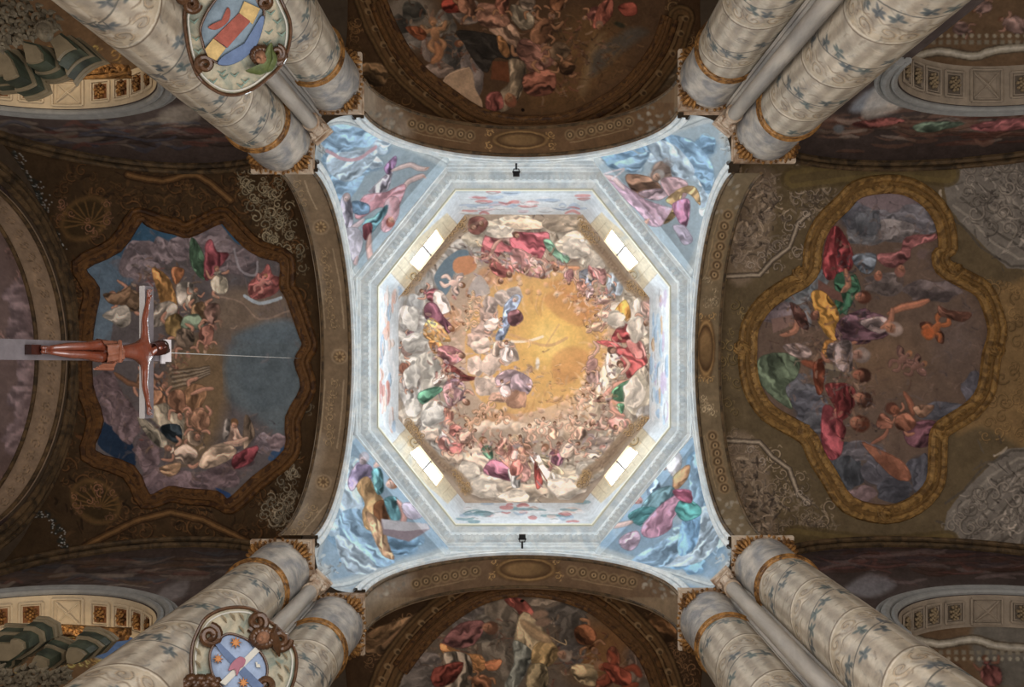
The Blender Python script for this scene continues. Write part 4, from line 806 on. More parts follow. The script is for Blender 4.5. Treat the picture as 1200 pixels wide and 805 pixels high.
c.drape(N1(730, 170, 760, 180, 790, 250, 770, 270, 740, 230), (128, 78, 36), 4); c.drape(N1(860, 210, 910, 190, 990, 260, 980, 310, 900, 335, 860, 300), (108, 64, 48), 7); c.drape(N1(800, 20, 890, 60, 900, 120, 850, 140, 800, 90), (104, 88, 66), 6)
c.poly(N1(710, 285, 785, 290, 790, 385, 700, 370), (92, 46, 22), sm=False); c.drape(N1(785, 280, 860, 300, 850, 420, 800, 500, 740, 520, 740, 440, 790, 380), (114, 92, 66), 7); c.drape(N1(860, 350, 990, 330, 1000, 420, 930, 450, 860, 430), (104, 54, 36), 7); c.drape(N1(680, 450, 740, 430, 760, 500, 690, 520), (118, 54, 44), 4); c.head(*N1(790, 465), 8, SKn, (100, 52, 30), 60)
for p, a_, L_, col in [((755, 35), 90, 40, (112, 60, 40)), ((600, 40), 60, 50, (104, 62, 40)), ((950, 130), 300, 60, (96, 58, 34)), ((1000, 230), 200, 50, (104, 76, 50)), ((900, 250), 30, 60, (110, 66, 50)), ((1040, 310), 200, 40, (92, 56, 30)), ((1180, 70), 160, 40, (110, 56, 44)), ((1000, 30), 120, 40, (98, 56, 30)), ((880, 30), 60, 40, (112, 90, 70))]: c.person(*N1(*p), a_, L_*.7, col, SKn)
c.drape(N2(400, 40, 440, 0, 470, 0, 470, 60, 440, 110, 380, 130), (112, 52, 36), 5); c.drape(N2(500, 30, 570, 10, 585, 60, 530, 75), (104, 40, 26), 4); c.ell(*N2(505, 115), 9, 4, 20, (44, 40, 26), .5); c.head(*N2(410, 120), 5, SKn); c.ell(*N2(52, 515), 2.5, 2.5, 0, (20, 12, 8), .4)
c.poly(N1(470, 450, 490, 360, 600, 315, 630, 420, 660, 480, 650, 550, 520, 545, 480, 510), (146, 112, 80)); c.stroke(N1(470, 450, 490, 360, 600, 315), 1, (176, 140, 106), .8)
c.clip = None
south = Canvas(385, 640, 850, 880, (60, 40, 22), S=2, seed=13, warp=.9, mottle=.12)
c = south; R = c.r
SOUTH_FIELD = S1(180, 760, 175, 560, 200, 500, 260, 420, 330, 350, 420, 290, 500, 262, 570, 255, 650, 262, 730, 285, 800, 320, 880, 390, 940, 460, 980, 560, 985, 760)
c.ornament(S1(80, 370, 300, 280, 430, 240, 300, 400, 200, 560, 80, 520), (92, 62, 34), 50, 5, 9); c.ornament(S1(800, 280, 1050, 340, 1150, 560, 1040, 540, 900, 380), (86, 58, 32), 50, 5, 9)
c.drape(S1(80, 380, 170, 340, 250, 320, 260, 350, 180, 420, 80, 440), (110, 78, 46), 5); c.limb(S1(130, 420, 190, 370, 240, 320), 7, (118, 82, 50)); c.drape(S1(940, 330, 1040, 330, 1040, 400, 980, 400), (100, 64, 32), 5)
PS = [(616+(x-616)*1.12, 830+(y-830)*1.13) for x, y in SOUTH_FIELD[1:-1]]
c.bands(PS, (34, 30, 24, 20, 10, 6), ((40, 26, 12), (96, 68, 34), (58, 38, 20), (90, 60, 28), (48, 30, 14), (108, 76, 40)), al=.85)
for i, p in enumerate(smooth_pts([(616+(x-616)*1.15, 830+(y-830)*1.16) for x, y in SOUTH_FIELD[1:-1]], False, 4)):
    if i % 2 == 0: c.ell(p[0], p[1], 5, 4.2, 30, (124, 94, 56), .25, .8); c.ell(p[0]+1, p[1]+1, 3, 2.4, 30, (50, 34, 18), .3, .8)
r = c.poly(SOUTH_FIELD, (82, 68, 54), sm=False)
full = np.zeros((c.h, c.w)); full[r[0]] = r[3]; c.clip = full
c.ell(*S1(820, 440), 60, 60, 0, (106, 66, 30), .6); c.ell(*S1(900, 470), 28, 30, 0, (96, 62, 34), .6)
for p, rx, ry, col in [(S1(410, 320), 34, 22, (88, 78, 70)), (S1(490, 330), 20, 40, (96, 82, 66)), (S1(500, 440), 22, 36, (88, 76, 62)), (S1(700, 320), 24, 18, (70, 62, 54)), (S1(730, 380), 22, 24, (64, 56, 48)), (S1(720, 440), 18, 16, (70, 62, 56)), (S1(250, 480), 26, 20, (92, 80, 72)), (S1(240, 530), 30, 22, (84, 74, 66)), (S1(930, 480), 18, 26, (84, 64, 50)), (S1(440, 370), 20, 16, (84, 74, 62)), (S1(640, 280), 20, 8, (110, 92, 74))]: c.puffs(*p, rx, ry, col, 6, al=.8)
c.bustle(S1(300, 450, 420, 420, 560, 380, 640, 440, 760, 480, 880, 500), 16, 260, [(120, 86, 60), (84, 62, 46), (130, 104, 78), (70, 54, 44), (110, 56, 38)], 9, .45)
c.drape(S1(510, 275, 560, 270, 600, 310, 610, 370, 580, 360, 550, 310), (132, 56, 44), 6); c.drape(S1(320, 400, 370, 350, 440, 340, 440, 380, 400, 420, 330, 420), (100, 56, 52), 7); c.head(*S1(462, 362), 9, (134, 84, 56), (80, 50, 34), 10)
c.drape(S1(310, 410, 380, 440, 440, 450, 450, 490, 400, 500, 330, 460), (160, 100, 48), 7); c.drape(S1(320, 440, 400, 450, 400, 547, 310, 540, 330, 490), (122, 104, 84), 6); c.drape(S1(450, 470, 500, 460, 490, 490, 460, 495), (140, 76, 40), 3); c.drape(S1(290, 490, 380, 470, 350, 530, 290, 545), (96, 36, 26), 5)
c.drape(S1(540, 400, 570, 310, 640, 380, 640, 440, 590, 470, 560, 460), (134, 112, 78), 8); c.drape(S1(540, 400, 600, 440, 590, 470, 550, 547, 510, 547, 540, 470), (104, 104, 92), 7); c.drape(S1(600, 420, 650, 400, 680, 440, 650, 480, 600, 480), (136, 104, 58), 6); c.limb(S1(560, 340, 610, 380, 650, 400), 10, (146, 112, 74)); c.head(*S1(695, 447), 8, (128, 88, 62), (110, 92, 76), 20); c.ell(*S1(620, 320), 12, 6, -10, (128, 96, 72), .4); c.ell(*S1(630, 345), 12, 6, -10, (120, 90, 68), .4)
c.drape(S1(590, 480, 640, 480, 640, 547, 580, 547), (120, 100, 66), 5); c.drape(S1(720, 480, 790, 480, 800, 540, 740, 530), (150, 122, 80), 5); c.putto(*S1(860, 500), 200, 46, (122, 48, 26), (104, 50, 30)); c.drape(S1(820, 470, 900, 500, 900, 540, 850, 530), (116, 44, 26), 5); c.ell(*S1(565, 278), 3, 2.2, 0, (16, 10, 6), .4)
c.person(*S1(430, 530), 200, 30, (120, 70, 40), SKn); c.person(*S1(770, 400), 60, 40, (104, 54, 26), SKn); c.stroke(S1(655, 390, 700, 415, 700, 400), 1.2, (150, 120, 80))
c.clip = None

for cv_, sa_ in ((west, .74), (east, .72), (north, .68), (south, .68)): cv_.sat = sa_
# ------------------------------------------------------------------ canvases of walls, soffits and aisles
soff = Canvas(300, 120, 920, 720, (104, 84, 62), S=2, seed=21, warp=.6, mottle=.10)
c = soff; R = c.r
c.poly([(440, 120), (790, 120), (790, 190), (612, 200), (440, 190)], (88, 64, 42), sm=False)
c.poly([(440, 640), (790, 640), (790, 700), (440, 700)], (92, 70, 50), sm=False)
c.poly([(300, 190), (420, 190), (420, 640), (300, 640)], (100, 82, 62), sm=False)
c.poly([(800, 190), (920, 190), (920, 640), (800, 640)], (98, 82, 60), sm=False)
for P in ([(325, 200), (352, 290), (365, 340)], [(345, 600), (366, 520)], [(425, 120), (470, 150)], [(425, 700), (470, 680)]): c.stroke(P, 30, (140, 130, 118), .5, 1)
for x0, x1, y0, y1 in [(425, 470, 125, 165), (745, 800, 125, 160), (425, 475, 655, 700), (750, 800, 655, 700), (820, 870, 195, 250), (820, 880, 580, 640)]:
    for k in range(40): c.ell(x0+(x1-x0)*R.random(), y0+(y1-y0)*R.random(), 4, 2.5, R.random()*180, mixc((92, 88, 80), (150, 140, 124), R.random()), .5, .6)
def rings(L_, r, horiz=True):
    for i, (x, y) in enumerate(L_):
        r = r*(1.2 if i == 0 else 1); c.ell(x, y, r*1.25, r*1.25, 0, (122, 98, 68), .35); c.ell(x, y, r*.95, r*.95, 0, (72, 54, 36), .3); c.ell(x, y, r*.55, r*.6, 0, (140, 114, 80), .4); c.ell(x, y, r*.25, r*.3, 0, (60, 44, 30), .4)
    c.stroke([(x-(r*1.5 if not horiz else 0), y+(r*1.5 if horiz else 0)) for x, y in L_], 1, (136, 112, 80), .7)
rings([(483, 145), (494, 148), (505, 151), (517, 153), (528, 155), (540, 157), (551, 159)], 5); rings([(668, 158), (681, 156), (693, 153), (704, 150), (715, 148), (725, 145), (737, 142)], 5)
rings([(488, 684), (499, 681), (511, 678), (522, 676), (533, 674), (544, 671), (557, 669)], 5); rings([(670, 669), (683, 671), (696, 674), (707, 676), (719, 678), (730, 680), (741, 682)], 5)
rings([(853, 252), (849, 265), (846, 276), (844, 289), (841, 299), (840, 311), (837, 322)], 5.5, False); rings([(835, 511), (838, 522), (840, 531), (841, 541), (844, 552), (846, 561), (849, 572)], 5.5, False)
for x, y, rx, ry in [(610, 164, 34, 11.5), (616, 667, 36, 14.5), (827, 408, 10.5, 36)]:
    c.ell(x, y, rx*1.2, ry*1.15, 0, (78, 56, 34), .2); c.ell(x, y, rx, ry, 0, (132, 100, 60), .15); c.ell(x, y, rx*.92, ry*.82, 0, (66, 46, 28), .12); c.ell(x, y, rx*.84, ry*.7, 0, (104, 78, 48), .35, 1, .25)
    for f in (-1, 1):
        for g in (-1, 1): c.scroll(x+f*(rx*1.05 if rx > ry else rx*.6), y+g*(ry*.6 if rx > ry else ry*1.05), 4.5, (136, 104, 62))
for x, y in [(832, 345), (830, 475)]: c.ornament([(x-7, y-16), (x+7, y-16), (x+7, y+16), (x-7, y+16)], (120, 104, 80), 8, 3, 5)
for y0, y1, xo in [(213, 245, 0), (290, 380, 0), (435, 520, 0), (590, 630, 0)]:
    f = lambda y: 614-202*(1-((y-415)/214)**2*0)-0
for (xa, ya, xb, yb, xm) in [(346, 212, 360, 245, 352), (379, 292, 392, 385, 388), (392, 445, 384, 525, 389), (372, 590, 340, 628, 356)]:
    for o in (-11, 11): c.stroke([(xa+o, ya), (xm+o, (ya+yb)/2), (xb+o, yb)], 1.6, (140, 120, 94), .7)
    n = int(abs(yb-ya)/9)
    for k in range(n): t = (k+.5)/n; c.scroll(xa+(xb-xa)*t, ya+(yb-ya)*t, 5, (112, 92, 66))
for x, y in [(376, 266), (379, 565), (398, 418)]:
    c.ell(x, y, 11, 10, 0, (124, 104, 80), .2); c.ell(x, y, 8.5, 8, 0, (86, 66, 46), .3)
    for k in range(8): c.ell(x+4.5*math.cos(k*.785), y+4.5*math.sin(k*.785), 2.4, 1.6, k*45, (138, 112, 78), .4)
lun = Canvas(-60, 80, 1260, 720, (60, 52, 50), S=1.5, seed=22, warp=1.0, mottle=.14)
c = lun; R = c.r
def streaks(x0, x1, yf, n, cols, w0=2, w1=6):
    for k in range(n):
        x = x0+(x1-x0)*R.random(); y = yf(x)+R.normal()*9; l = 10+26*R.random(); col = cols[int(R.random()*len(cols))]
        P = [(x-l, y+R.normal()*2), (x, y+R.normal()*3), (x+l, y+R.normal()*2)]
        c.stroke(P, w0+(w1-w0)*R.random(), col, .65, taper=True)
        if R.random() > .4: c.stroke([(p[0], p[1]+1.5) for p in P], .9, mul(col, .5), .5, taper=True)
streaks(-20, 270, lambda x: 158, 110, [(70, 62, 60), (46, 38, 36), (88, 80, 76), (84, 52, 46), (56, 60, 74), (100, 92, 82)])
streaks(-20, 260, lambda x: 675-.05*x, 110, [(66, 56, 52), (46, 39, 36), (86, 78, 74), (84, 58, 52), (58, 60, 66), (72, 56, 44), (100, 92, 84)])
streaks(960, 1230, lambda x: 150, 120, [(110, 84, 72), (84, 52, 44), (130, 118, 108), (76, 62, 54), (96, 70, 58)])
streaks(960, 1230, lambda x: 655, 120, [(74, 58, 56), (88, 58, 54), (60, 52, 56), (96, 84, 84), (66, 46, 40)])
c.drape([(1070, 148), (1090, 143), (1130, 144), (1105, 152), (1080, 155)], (82, 100, 86), 4); c.drape([(1140, 146), (1200, 138), (1200, 150), (1150, 154)], (124, 74, 76), 4); c.drape([(998, 145), (1040, 138), (1060, 142), (1020, 150)], (104, 58, 54), 4)
c.poly([(1000, 120), (1030, 100), (1040, 122), (1000, 132)], (128, 140, 154), .7, feather=3); c.poly([(1030, 98), (1060, 116), (1050, 130), (1010, 138)], (176, 170, 160), .6, feather=3)
c.ell(983, 151, 8, 6, 0, (92, 96, 100), .4); c.poly([(990, 690), (1020, 672), (1050, 685), (1020, 700)], (120, 122, 130), .6, feather=3)
c.poly([(190, 130), (225, 122), (232, 140), (190, 145)], (130, 124, 112), .6, feather=3); c.poly([(190, 690), (220, 680), (214, 700), (185, 705)], (110, 108, 110), .5, feather=3)
aisl = Canvas(-100, -120, 1300, 920, (124, 96, 70), S=1.2, seed=23, warp=.9, mottle=.12)
c = aisl; R = c.r
for p, L_, a_ in [((1185, 28), 34, 200), ((1130, 35), 26, 20), ((1150, 10), 24, 160)]: c.person(*p, a_, L_, (150, 118, 110), (176, 130, 110))
c.poly([(1140, 735), (1200, 725), (1200, 805), (1150, 790)], (120, 118, 112), .8, feather=4); c.person(1160, 785, 250, 40, (120, 70, 66), (150, 100, 80)); c.puffs(1110, 790, 22, 14, (96, 70, 52), 6)
for y, f in ((60, 1), (755, -1)):
    c.bands([(1060, y+10*f), (1100, y), (1140, y+6*f), (1170, y-2*f), (1230, y-6*f)], (12, 8, 3), ((96, 82, 66), (176, 164, 144), (210, 200, 184)))
for y, f in ((52, -1), (762, 1)):
    for k in range(16): x = 1064+k*9; c.poly([(x, y), (x+5, y), (x+5, y+f*5), (x, y+f*5)], (150, 138, 118), sm=False); c.ell(x+2.5, y+f*10, 2.6, 3, 0, (196, 184, 160), .3, .8)
c.ornament([(-20, 40), (200, 60), (200, 100), (-20, 100)], (196, 150, 84), 40, 5, 9); c.ornament([(-20, 720), (200, 720), (200, 790), (-20, 790)], (206, 164, 96), 40, 5, 9)
c.poly([(120, 748), (165, 742), (165, 775), (110, 770)], (84, 124, 196), .9, feather=2)

# ------------------------------------------------------------------ materials
G_VAULT = (3.6, 3.6, 3.9)
fresco = mat('fresco', paint=True, spec=.06, var=.14, scale=5, rough=.8, bump=.18, bscale=30)
fresco_dome = mat('fresco_dome', paint=True, spec=.06, var=.10, scale=4, rough=.8, bump=.12, bscale=24)
stucco = mat('stucco', rgb((232, 234, 232)), var=.20, scale=5, rough=.75, bump=.35, bscale=22, col2=rgb((212, 220, 224)))
stone = mat('grey_stone', rgb((172, 160, 146)), var=.25, scale=4, rough=.6, bump=.3, col2=rgb((134, 126, 118)), stretch=(1, 1, .25))
marble = mat('marbled_plaster', rgb((180, 168, 154)), var=.35, scale=5, rough=.55, bump=.3, col2=rgb((134, 130, 128)))
column_m = mat('painted_shaft', paint=True, var=.3, scale=4, rough=.6, bump=.15)
gold = mat('gilding', rgb((176, 126, 70)), var=.45, scale=14, rough=.42, metal=.35, bump=.5, col2=rgb((96, 64, 34)))
gold_dark = mat('dark_gilding', rgb((150, 104, 50)), var=.4, scale=16, rough=.5, metal=.3, bump=.5, col2=rgb((92, 62, 30)))
edge_m = mat('abacus_stone', rgb((206, 184, 160)), var=.3, scale=9, rough=.6, bump=.4, col2=rgb((164, 132, 104)))
dark = mat('dark_metal', rgb((24, 22, 24)), var=.1, rough=.5, bump=0)
frame_e = mat('stucco_frame_gilt', rgb((178, 136, 78), 1.0), var=.4, scale=10, rough=.6, metal=.1, bump=.5, col2=rgb((120, 88, 48)))
frame_w = mat('brown_frame', rgb((122, 82, 42)), var=.4, scale=10, rough=.6, bump=.5, col2=rgb((74, 46, 24)))
rib_m = mat('brown_rib', rgb((112, 88, 60)), var=.35, scale=7, rough=.7, bump=.4, col2=rgb((68, 54, 38)))
beige = mat('beige_stone', rgb((206, 186, 156)), var=.15, scale=6, rough=.7, bump=.2)
grey_trim = mat('grey_trim', rgb((150, 148, 144)), var=.2, scale=6, rough=.7, bump=.2)
green_paint = mat('green_grey_marble', rgb((78, 84, 68)), var=.3, scale=5, rough=.5, bump=.2, col2=rgb((52, 56, 46)))
cream = mat('cream_moulding', rgb((140, 124, 98)), var=.2, scale=8, rough=.5, bump=.2)
shade = mat('plain_plaster', rgb((120, 104, 88)), var=.2, scale=4)
pane_m = mat('bright_sky_pane', (.9, .95, 1), var=.02, rough=.3, bump=0, emit=((.95, .98, 1), 3.2))

# ------------------------------------------------------------------ ground and added light-blocking shell
mb = MB(); mb.box((0, 0, -EYE-.05), (44, 44, .1)); o = mb.build('floor', mat('floor_marble', rgb((170, 150, 130)), var=.2, scale=1.2, rough=.5, col2=rgb((140, 110, 95)))); struct(o)
mb = MB(); mb.box((0, 0, 25.6), (44, 44, .2)); o = mb.build('roof_light_block', shade); struct(o)  # unseen slab added over the vaults to back gaps and block light
for nm, p, sz in (('wall_north_light_block', (0, -22, 19.5), (44, .3, 12.2)), ('wall_south_light_block', (0, 22, 19.5), (44, .3, 12.2)), ('wall_west_light_block', (-22, 0, 19.5), (.3, 44, 12.2)), ('wall_east_light_block', (22, 0, 19.5), (.3, 44, 12.2))):  # unseen walls added to stop light leaking in above the vaults
    mb = MB(); mb.box(p, sz); struct(mb.build(nm, shade))

# ------------------------------------------------------------------ dome, drum, cornice
XW, XE, YN, YS = -3.43, 3.40, -4.13, 3.70
OCT = [(-3.03, -1.47), (-1.42, -3.48), (1.42, -3.48), (3.03, -1.47), (3.03, 1.45), (1.42, 3.48), (-1.42, 3.48), (-3.03, 1.45)]
def offset_poly(P, d):
    n = len(P); out = []
    def line(i):
        a, b = np.array(P[i], float), np.array(P[(i+1) % n], float); t = (b-a)/np.linalg.norm(b-a); nn = np.array((t[1], -t[0]))
        if np.dot(nn, a) < 0: nn = -nn
        return a+nn*d, t
    for i in range(n):
        p, u = line(i-1); q, v = line(i)
        s = np.cross(q-p, v)/np.cross(u, v); out.append(p+u*s)
    return np.array(out)
def r_oct(th):
    ct, st = np.cos(th), np.sin(th); r = np.full(th.shape, 1e9)
    for i in range(8):
        a, b = np.array(OCT[i]), np.array(OCT[(i+1) % 8]); t = b-a; nn = np.array((t[1], -t[0])); nn /= np.linalg.norm(nn)
        dd = nn@a
        if dd < 0: nn, dd = -nn, -dd
        den = ct*nn[0]+st*nn[1]; r = np.where(den > 1e-6, np.minimum(r, dd/np.maximum(den, 1e-6)), r)
    return r
HD0, HL = 20.6, 17.78
th = np.linspace(0, 2*PI, 1100, endpoint=False)[None]; t = np.linspace(0, .998, 210)[:, None]
re_ = 1/np.sqrt((np.cos(th)/3.05)**2+(np.sin(th)/3.5)**2); bl = np.clip(t*2.6, 0, 1)**.8
rr = (r_oct(th)*(1-bl)+re_*bl)*np.cos(t*PI/2)
P = np.stack([rr*np.cos(th), CY+rr*np.sin(th), HD0+3.0*np.sin(t*PI/2)+0*th], -1)
o = grid('dome_fresco', P, fresco_dome, canvas=dome, closed=True, gain=(1.3, 1.27, 1.27))
tag(o, 'painted inside of the octagonal cupola, ring of figures on clouds round a golden glow', 'fresco')
# drum walls, with an opening in each of the four diagonal sides
def wall_seg(a, b, z0, z1, n, m):
    a, b = np.array(a), np.array(b); u = np.linspace(0, 1, n)[None, :, None]; v = np.linspace(0, 1, m)[:, None, None]
    XY = a*(1-u)+b*u+0*v; Z = z0+(z1-z0)*v+0*u
    return np.concatenate([XY, Z], -1)
WV = [0.0]
for i in range(8):
    a = (OCT[i][0], OCT[i][1]+CY); b = (OCT[(i+1) % 8][0], OCT[(i+1) % 8][1]+CY)
    diag = i % 2 == 0
    n, m = 200, 56
    P = wall_seg(a, b, HL-.1, HD0+.03, n, m); mask = np.ones((m-1, n-1), bool)
    z = P[:-1, 0, 2]; L_ = np.linalg.norm(np.array(b)-np.array(a)); u = np.linspace(0, 1, n)[:-1]*L_
    if diag: mask[np.ix_((z > 18.78) & (z < 20.56), (u > L_/2-.47) & (u < L_/2+.47))] = False
    o = grid('wall_drum', P, fresco, canvas=drum, mask=mask); struct(o)
# cornice under the drum: one moulded ring with dentils
prof = [(.46, 17.12), (.40, 17.14), (.40, 17.20), (.35, 17.22), (.345, 17.30), (.30, 17.33), (.29, 17.42), (.20, 17.50), (.15, 17.52), (.13, 17.60), (.07, 17.64), (.02, 17.67), (.01, 17.73), (-.01, 17.74), (-.01, 17.80), (.03, 17.84)]
mb = MB(); rows = []
for d, H in prof:
    Q = offset_poly(OCT, d); rows += [(x, y+CY, H) for x, y in Q]
mb.add(rows, [(i*8+k, i*8+(k+1) % 8, (i+1)*8+(k+1) % 8, (i+1)*8+k) for i in range(len(prof)-1) for k in range(8)])
Q = offset_poly(OCT, .20)
for i in range(8):
    a, b = Vector((*Q[i], 0)), Vector((*Q[(i+1) % 8], 0)); t = (b-a); L_ = t.length; t.normalize(); ang = math.atan2(t.y, t.x)
    n = int(L_/.11)
    for k in range(n):
        p = a+t*((k+.5)*L_/n); mb.box((p.x, p.y+CY, 17.47), (.06, .09, .075), Matrix.Rotation(ang, 3, 'Z'))
o = mb.build('trim_drum_cornice', stucco, smooth=False); struct(o)
mb = MB()
Q = offset_poly(OCT, -.012); Q2 = offset_poly(OCT, .06)
rows = [(x, y+CY, 17.81) for x, y in Q]+[(x, y+CY, 17.69) for x, y in Q]+[(x, y+CY, 17.66) for x, y in Q2]
mb.add(rows, [(i*8+k, i*8+(k+1) % 8, (i+1)*8+(k+1) % 8, (i+1)*8+k) for i in range(2) for k in range(8)])
struct(mb.build('trim_cornice_lip', mat('warm_lip', rgb((222, 218, 196)), var=.1, rough=.7, bump=.1), smooth=False))
# windows of the drum
for k, i in enumerate((0, 2, 4, 6)):
    a = Vector((*OCT[i], 0)); b = Vector((*OCT[(i+1) % 8], 0)); m = (a+b)/2; t = (b-a).normalized(); nn = Vector((t.y, -t.x, 0))
    if nn.dot(m) < 0: nn = -nn
    m.y += CY; Rz = Matrix(((t.x, nn.x, 0), (t.y, nn.y, 0), (0, 0, 1)))
    place = ('upper left', 'upper right', 'lower right', 'lower left')[k]
    root = empty('window_%d' % (k+1), (m.x, m.y, 19.7)); root['kind'] = 'structure'
    mb = MB(); mb.box((m.x+nn.x*.06, m.y+nn.y*.06, 19.67), (.94, .02, 1.76), Rz); mb.build('pane', pane_m, root)
    mb = MB()
    for s in (-1, 1): mb.box((m.x+nn.x*.05+t.x*s*.48, m.y+nn.y*.05+t.y*s*.48, 19.67), (.03, .12, 1.8), Rz)
    for z in (18.78, 20.57): mb.box((m.x+nn.x*.05, m.y+nn.y*.05, z), (.98, .12, .03), Rz)
    mb.build('window_frame', mat('window_reveal', rgb((226, 206, 170)), var=.1), root, smooth=False)
    mb = MB(); mb.box((m.x+nn.x*.03, m.y+nn.y*.03, 19.67), (.04, .05, 1.76), Rz); mb.build('mullion', grey_trim, root, smooth=False)

# ------------------------------------------------------------------ arches of the crossing
ARC = {'west': ('x', XW, -1, CY-.02, 2.98, 3.0, 4.05), 'east': ('x', XE, 1, CY, 2.98, 3.0, 3.93), 'north': ('y', YN, -1, -.05, 2.57, 2.8, 4.75), 'south': ('y', YS, 1, -.03, 2.57, 2.8, 4.37)}
def arc_pt(side, ph, off=0, plane=None, inset=0):
    ax, pl, sg, c0, a_, r_, dep = ARC[side]
    u = c0+(a_+off)*math.cos(ph); H = 14+(r_+off)*math.sin(ph); p = (pl if plane is None else plane)-sg*inset
    return (p, u, H) if ax == 'x' else (u, p, H)
for side in ARC:
    ax, pl, sg, c0, a_, r_, dep = ARC[side]
    P = np.array([[arc_pt(side, ph, 0, pl+(sg*dep-pl)*v) for ph in np.linspace(0, PI, 420)] for v in np.linspace(0, 1, 46)])
    o = grid('trim_arch_'+side, P, fresco, canvas=soff, gain=(2.0, 1.95, 1.9)); struct(o)
    pr = [(0, 0), (0, .05), (.065, .055), (.065, .035), (.13, .04), (.13, .07), (.165, .08), (.2, .06), (.21, 0)]
    P = np.array([[arc_pt(side, ph, d, None, ins) for ph in np.linspace(0, PI, 90)] for d, ins in pr])
    struct(grid('trim_archivolt_'+side, P, stucco, smooth=False))
    # raised border lines on the soffit
    for f in (.07, .93):
        mb = MB(); mb.tube([arc_pt(side, ph, -.005, pl+(sg*dep-pl)*f) for ph in np.linspace(0, PI, 80)], .028, 6); struct(mb.build('trim_arch_bead_'+side, rib_m))
    # spandrel wall between arch and cornice
    lim = 1.62 if ax == 'x' else 1.5
    rows = []
    for u in np.linspace(-lim, lim, 60):
        cc = c0 if ax == 'y' else CY
        uu = (cc+u-c0)/(a_+.2); H0 = 14+(r_+.2)*math.sqrt(max(0, 1-uu*uu))
        rows.append([((pl, cc+u, H) if ax == 'x' else (cc+u, pl, H)) for H in np.linspace(H0, 17.2, 4)])
    struct(grid('wall_'+side, np.array(rows), stucco))
# pendentives
def comp(side, s, sgn):
    """side curve from springing to under the cornice; sgn chooses the half of the arch"""
    ax, pl, sg, c0, a_, r_, dep = ARC[side]; lim = 1.60 if ax == 'x' else 1.45; cc = CY if ax == 'x' else c0
    ph1 = math.acos(lim/(a_+.21)); s1 = .86
    ph = ph1*min(1, s/s1); q = arc_pt(side, ph if sgn > 0 else PI-ph, .20)
    if s > s1: q = (q[0], q[1], q[2]+(17.2-q[2])*(s-s1)/(1-s1))
    return np.array(q)
PEND = [('west', 'north', -1, -1, 'pendentive fresco with a pink robed figure reaching out both arms over blue clouds'),
        ('east', 'north', -1, 1, 'pendentive fresco with a grey bearded figure in lilac and tan under blue clouds'),
        ('west', 'south', 1, -1, 'pendentive fresco with a figure in an ochre robe and teal sleeve beside a stone block'),
        ('east', 'south', 1, 1, 'pendentive fresco with a white winged figure above magenta drapery and teal cloth')]
for a_s, b_s, sa, sb, lab in PEND:
    rows = []
    for s in np.linspace(0, 1, 190):
        A = comp(a_s, s, sa); B = comp(b_s, s, sb)
        corner = np.array((ARC[a_s][1], ARC[b_s][1], (A[2]+B[2])/2)); mid = (A+B)/2; wv = s**.6
        K = corner*(1-wv)+mid*wv; v = np.linspace(0, 1, 150)[:, None]
        rows.append(A*(1-v)**2+2*K*v*(1-v)+B*v**2)
    o = grid('pendentive_fresco', np.array(rows), fresco, canvas=drum, gain=(1.05, 1.05, 1.05)); tag(o, lab, 'fresco', 'pendentive frescoes')

# ------------------------------------------------------------------ vaults
def bay(x0, x1, y0, y1, rise, n, m, c_=.28):
    u = np.linspace(-1, 1, n)[:, None]; v = np.linspace(-1, 1, m)[None]
    # crowd samples towards the edges where the surface is steep
    u = np.sin(u*PI/2*.86)/math.sin(PI/2*.86); v = np.sin(v*PI/2*.86)/math.sin(PI/2*.86)
    A = np.sqrt(np.clip(1-u*u, 0, 1)); B = np.sqrt(np.clip(1-v*v, 0, 1))
    h = rise*(A+B-(1-c_)*A*B)
    X = (x0+x1)/2+(x1-x0)/2*u+0*v; Y = (y0+y1)/2+(y1-y0)/2*v+0*u
    return np.stack([X, Y, 14+h], -1)
BAYS = [('west', -9.1, -4.05, -4.05, 3.58, 3.05, 600, 780, west, WEST_FIELD, (3.05, 3.05, 3.2), 'choir vault fresco of blue sky and crowded figures in a scalloped brown frame'),
        ('east', 3.93, 10.6, -4.1, 3.58, 3.1, 700, 760, east, EAST_FIELD, (2.85, 2.6, 2.6), 'nave vault fresco with red, yellow and green robed figures in a lobed gilt frame'),
        ('north', -3.5, 3.5, -9.6, -4.75, 2.95, 640, 560, north, NORTH_FIELD, (2.55, 2.4, 2.3), 'dark transept vault fresco with a bare plaster patch at its rim'),
        ('south', -3.5, 3.5, 4.37, 9.4, 2.95, 640, 560, south, SOUTH_FIELD, (2.5, 2.35, 2.25), 'dark transept vault fresco with a bearded figure in grey and an orange robe on clouds')]
def hmap(P):
    return P[..., 0]/P[..., 2]*1000+614, P[..., 1]/P[..., 2]*1000+430
def lift(name, path, drop=.0):
    """stand points of a path, given where they are seen, on the vault above them"""
    b = [q for q in BAYS if q[0] == name][0]; out = []
    for px, py in path:
        H = 17.2
        for _ in range(14):
            X, Y = (px-614)/1000*H, (py-430)/1000*H
            u = np.clip((X-(b[1]+b[2])/2)/((b[2]-b[1])/2), -1, 1); v = np.clip((Y-(b[3]+b[4])/2)/((b[4]-b[3])/2), -1, 1)
            A, B = math.sqrt(1-u*u), math.sqrt(1-v*v); H = .5*H+.5*(14+b[5]*(A+B-.72*A*B))
        out.append(((px-614)/1000*H, (py-430)/1000*H, H-drop))
    return out
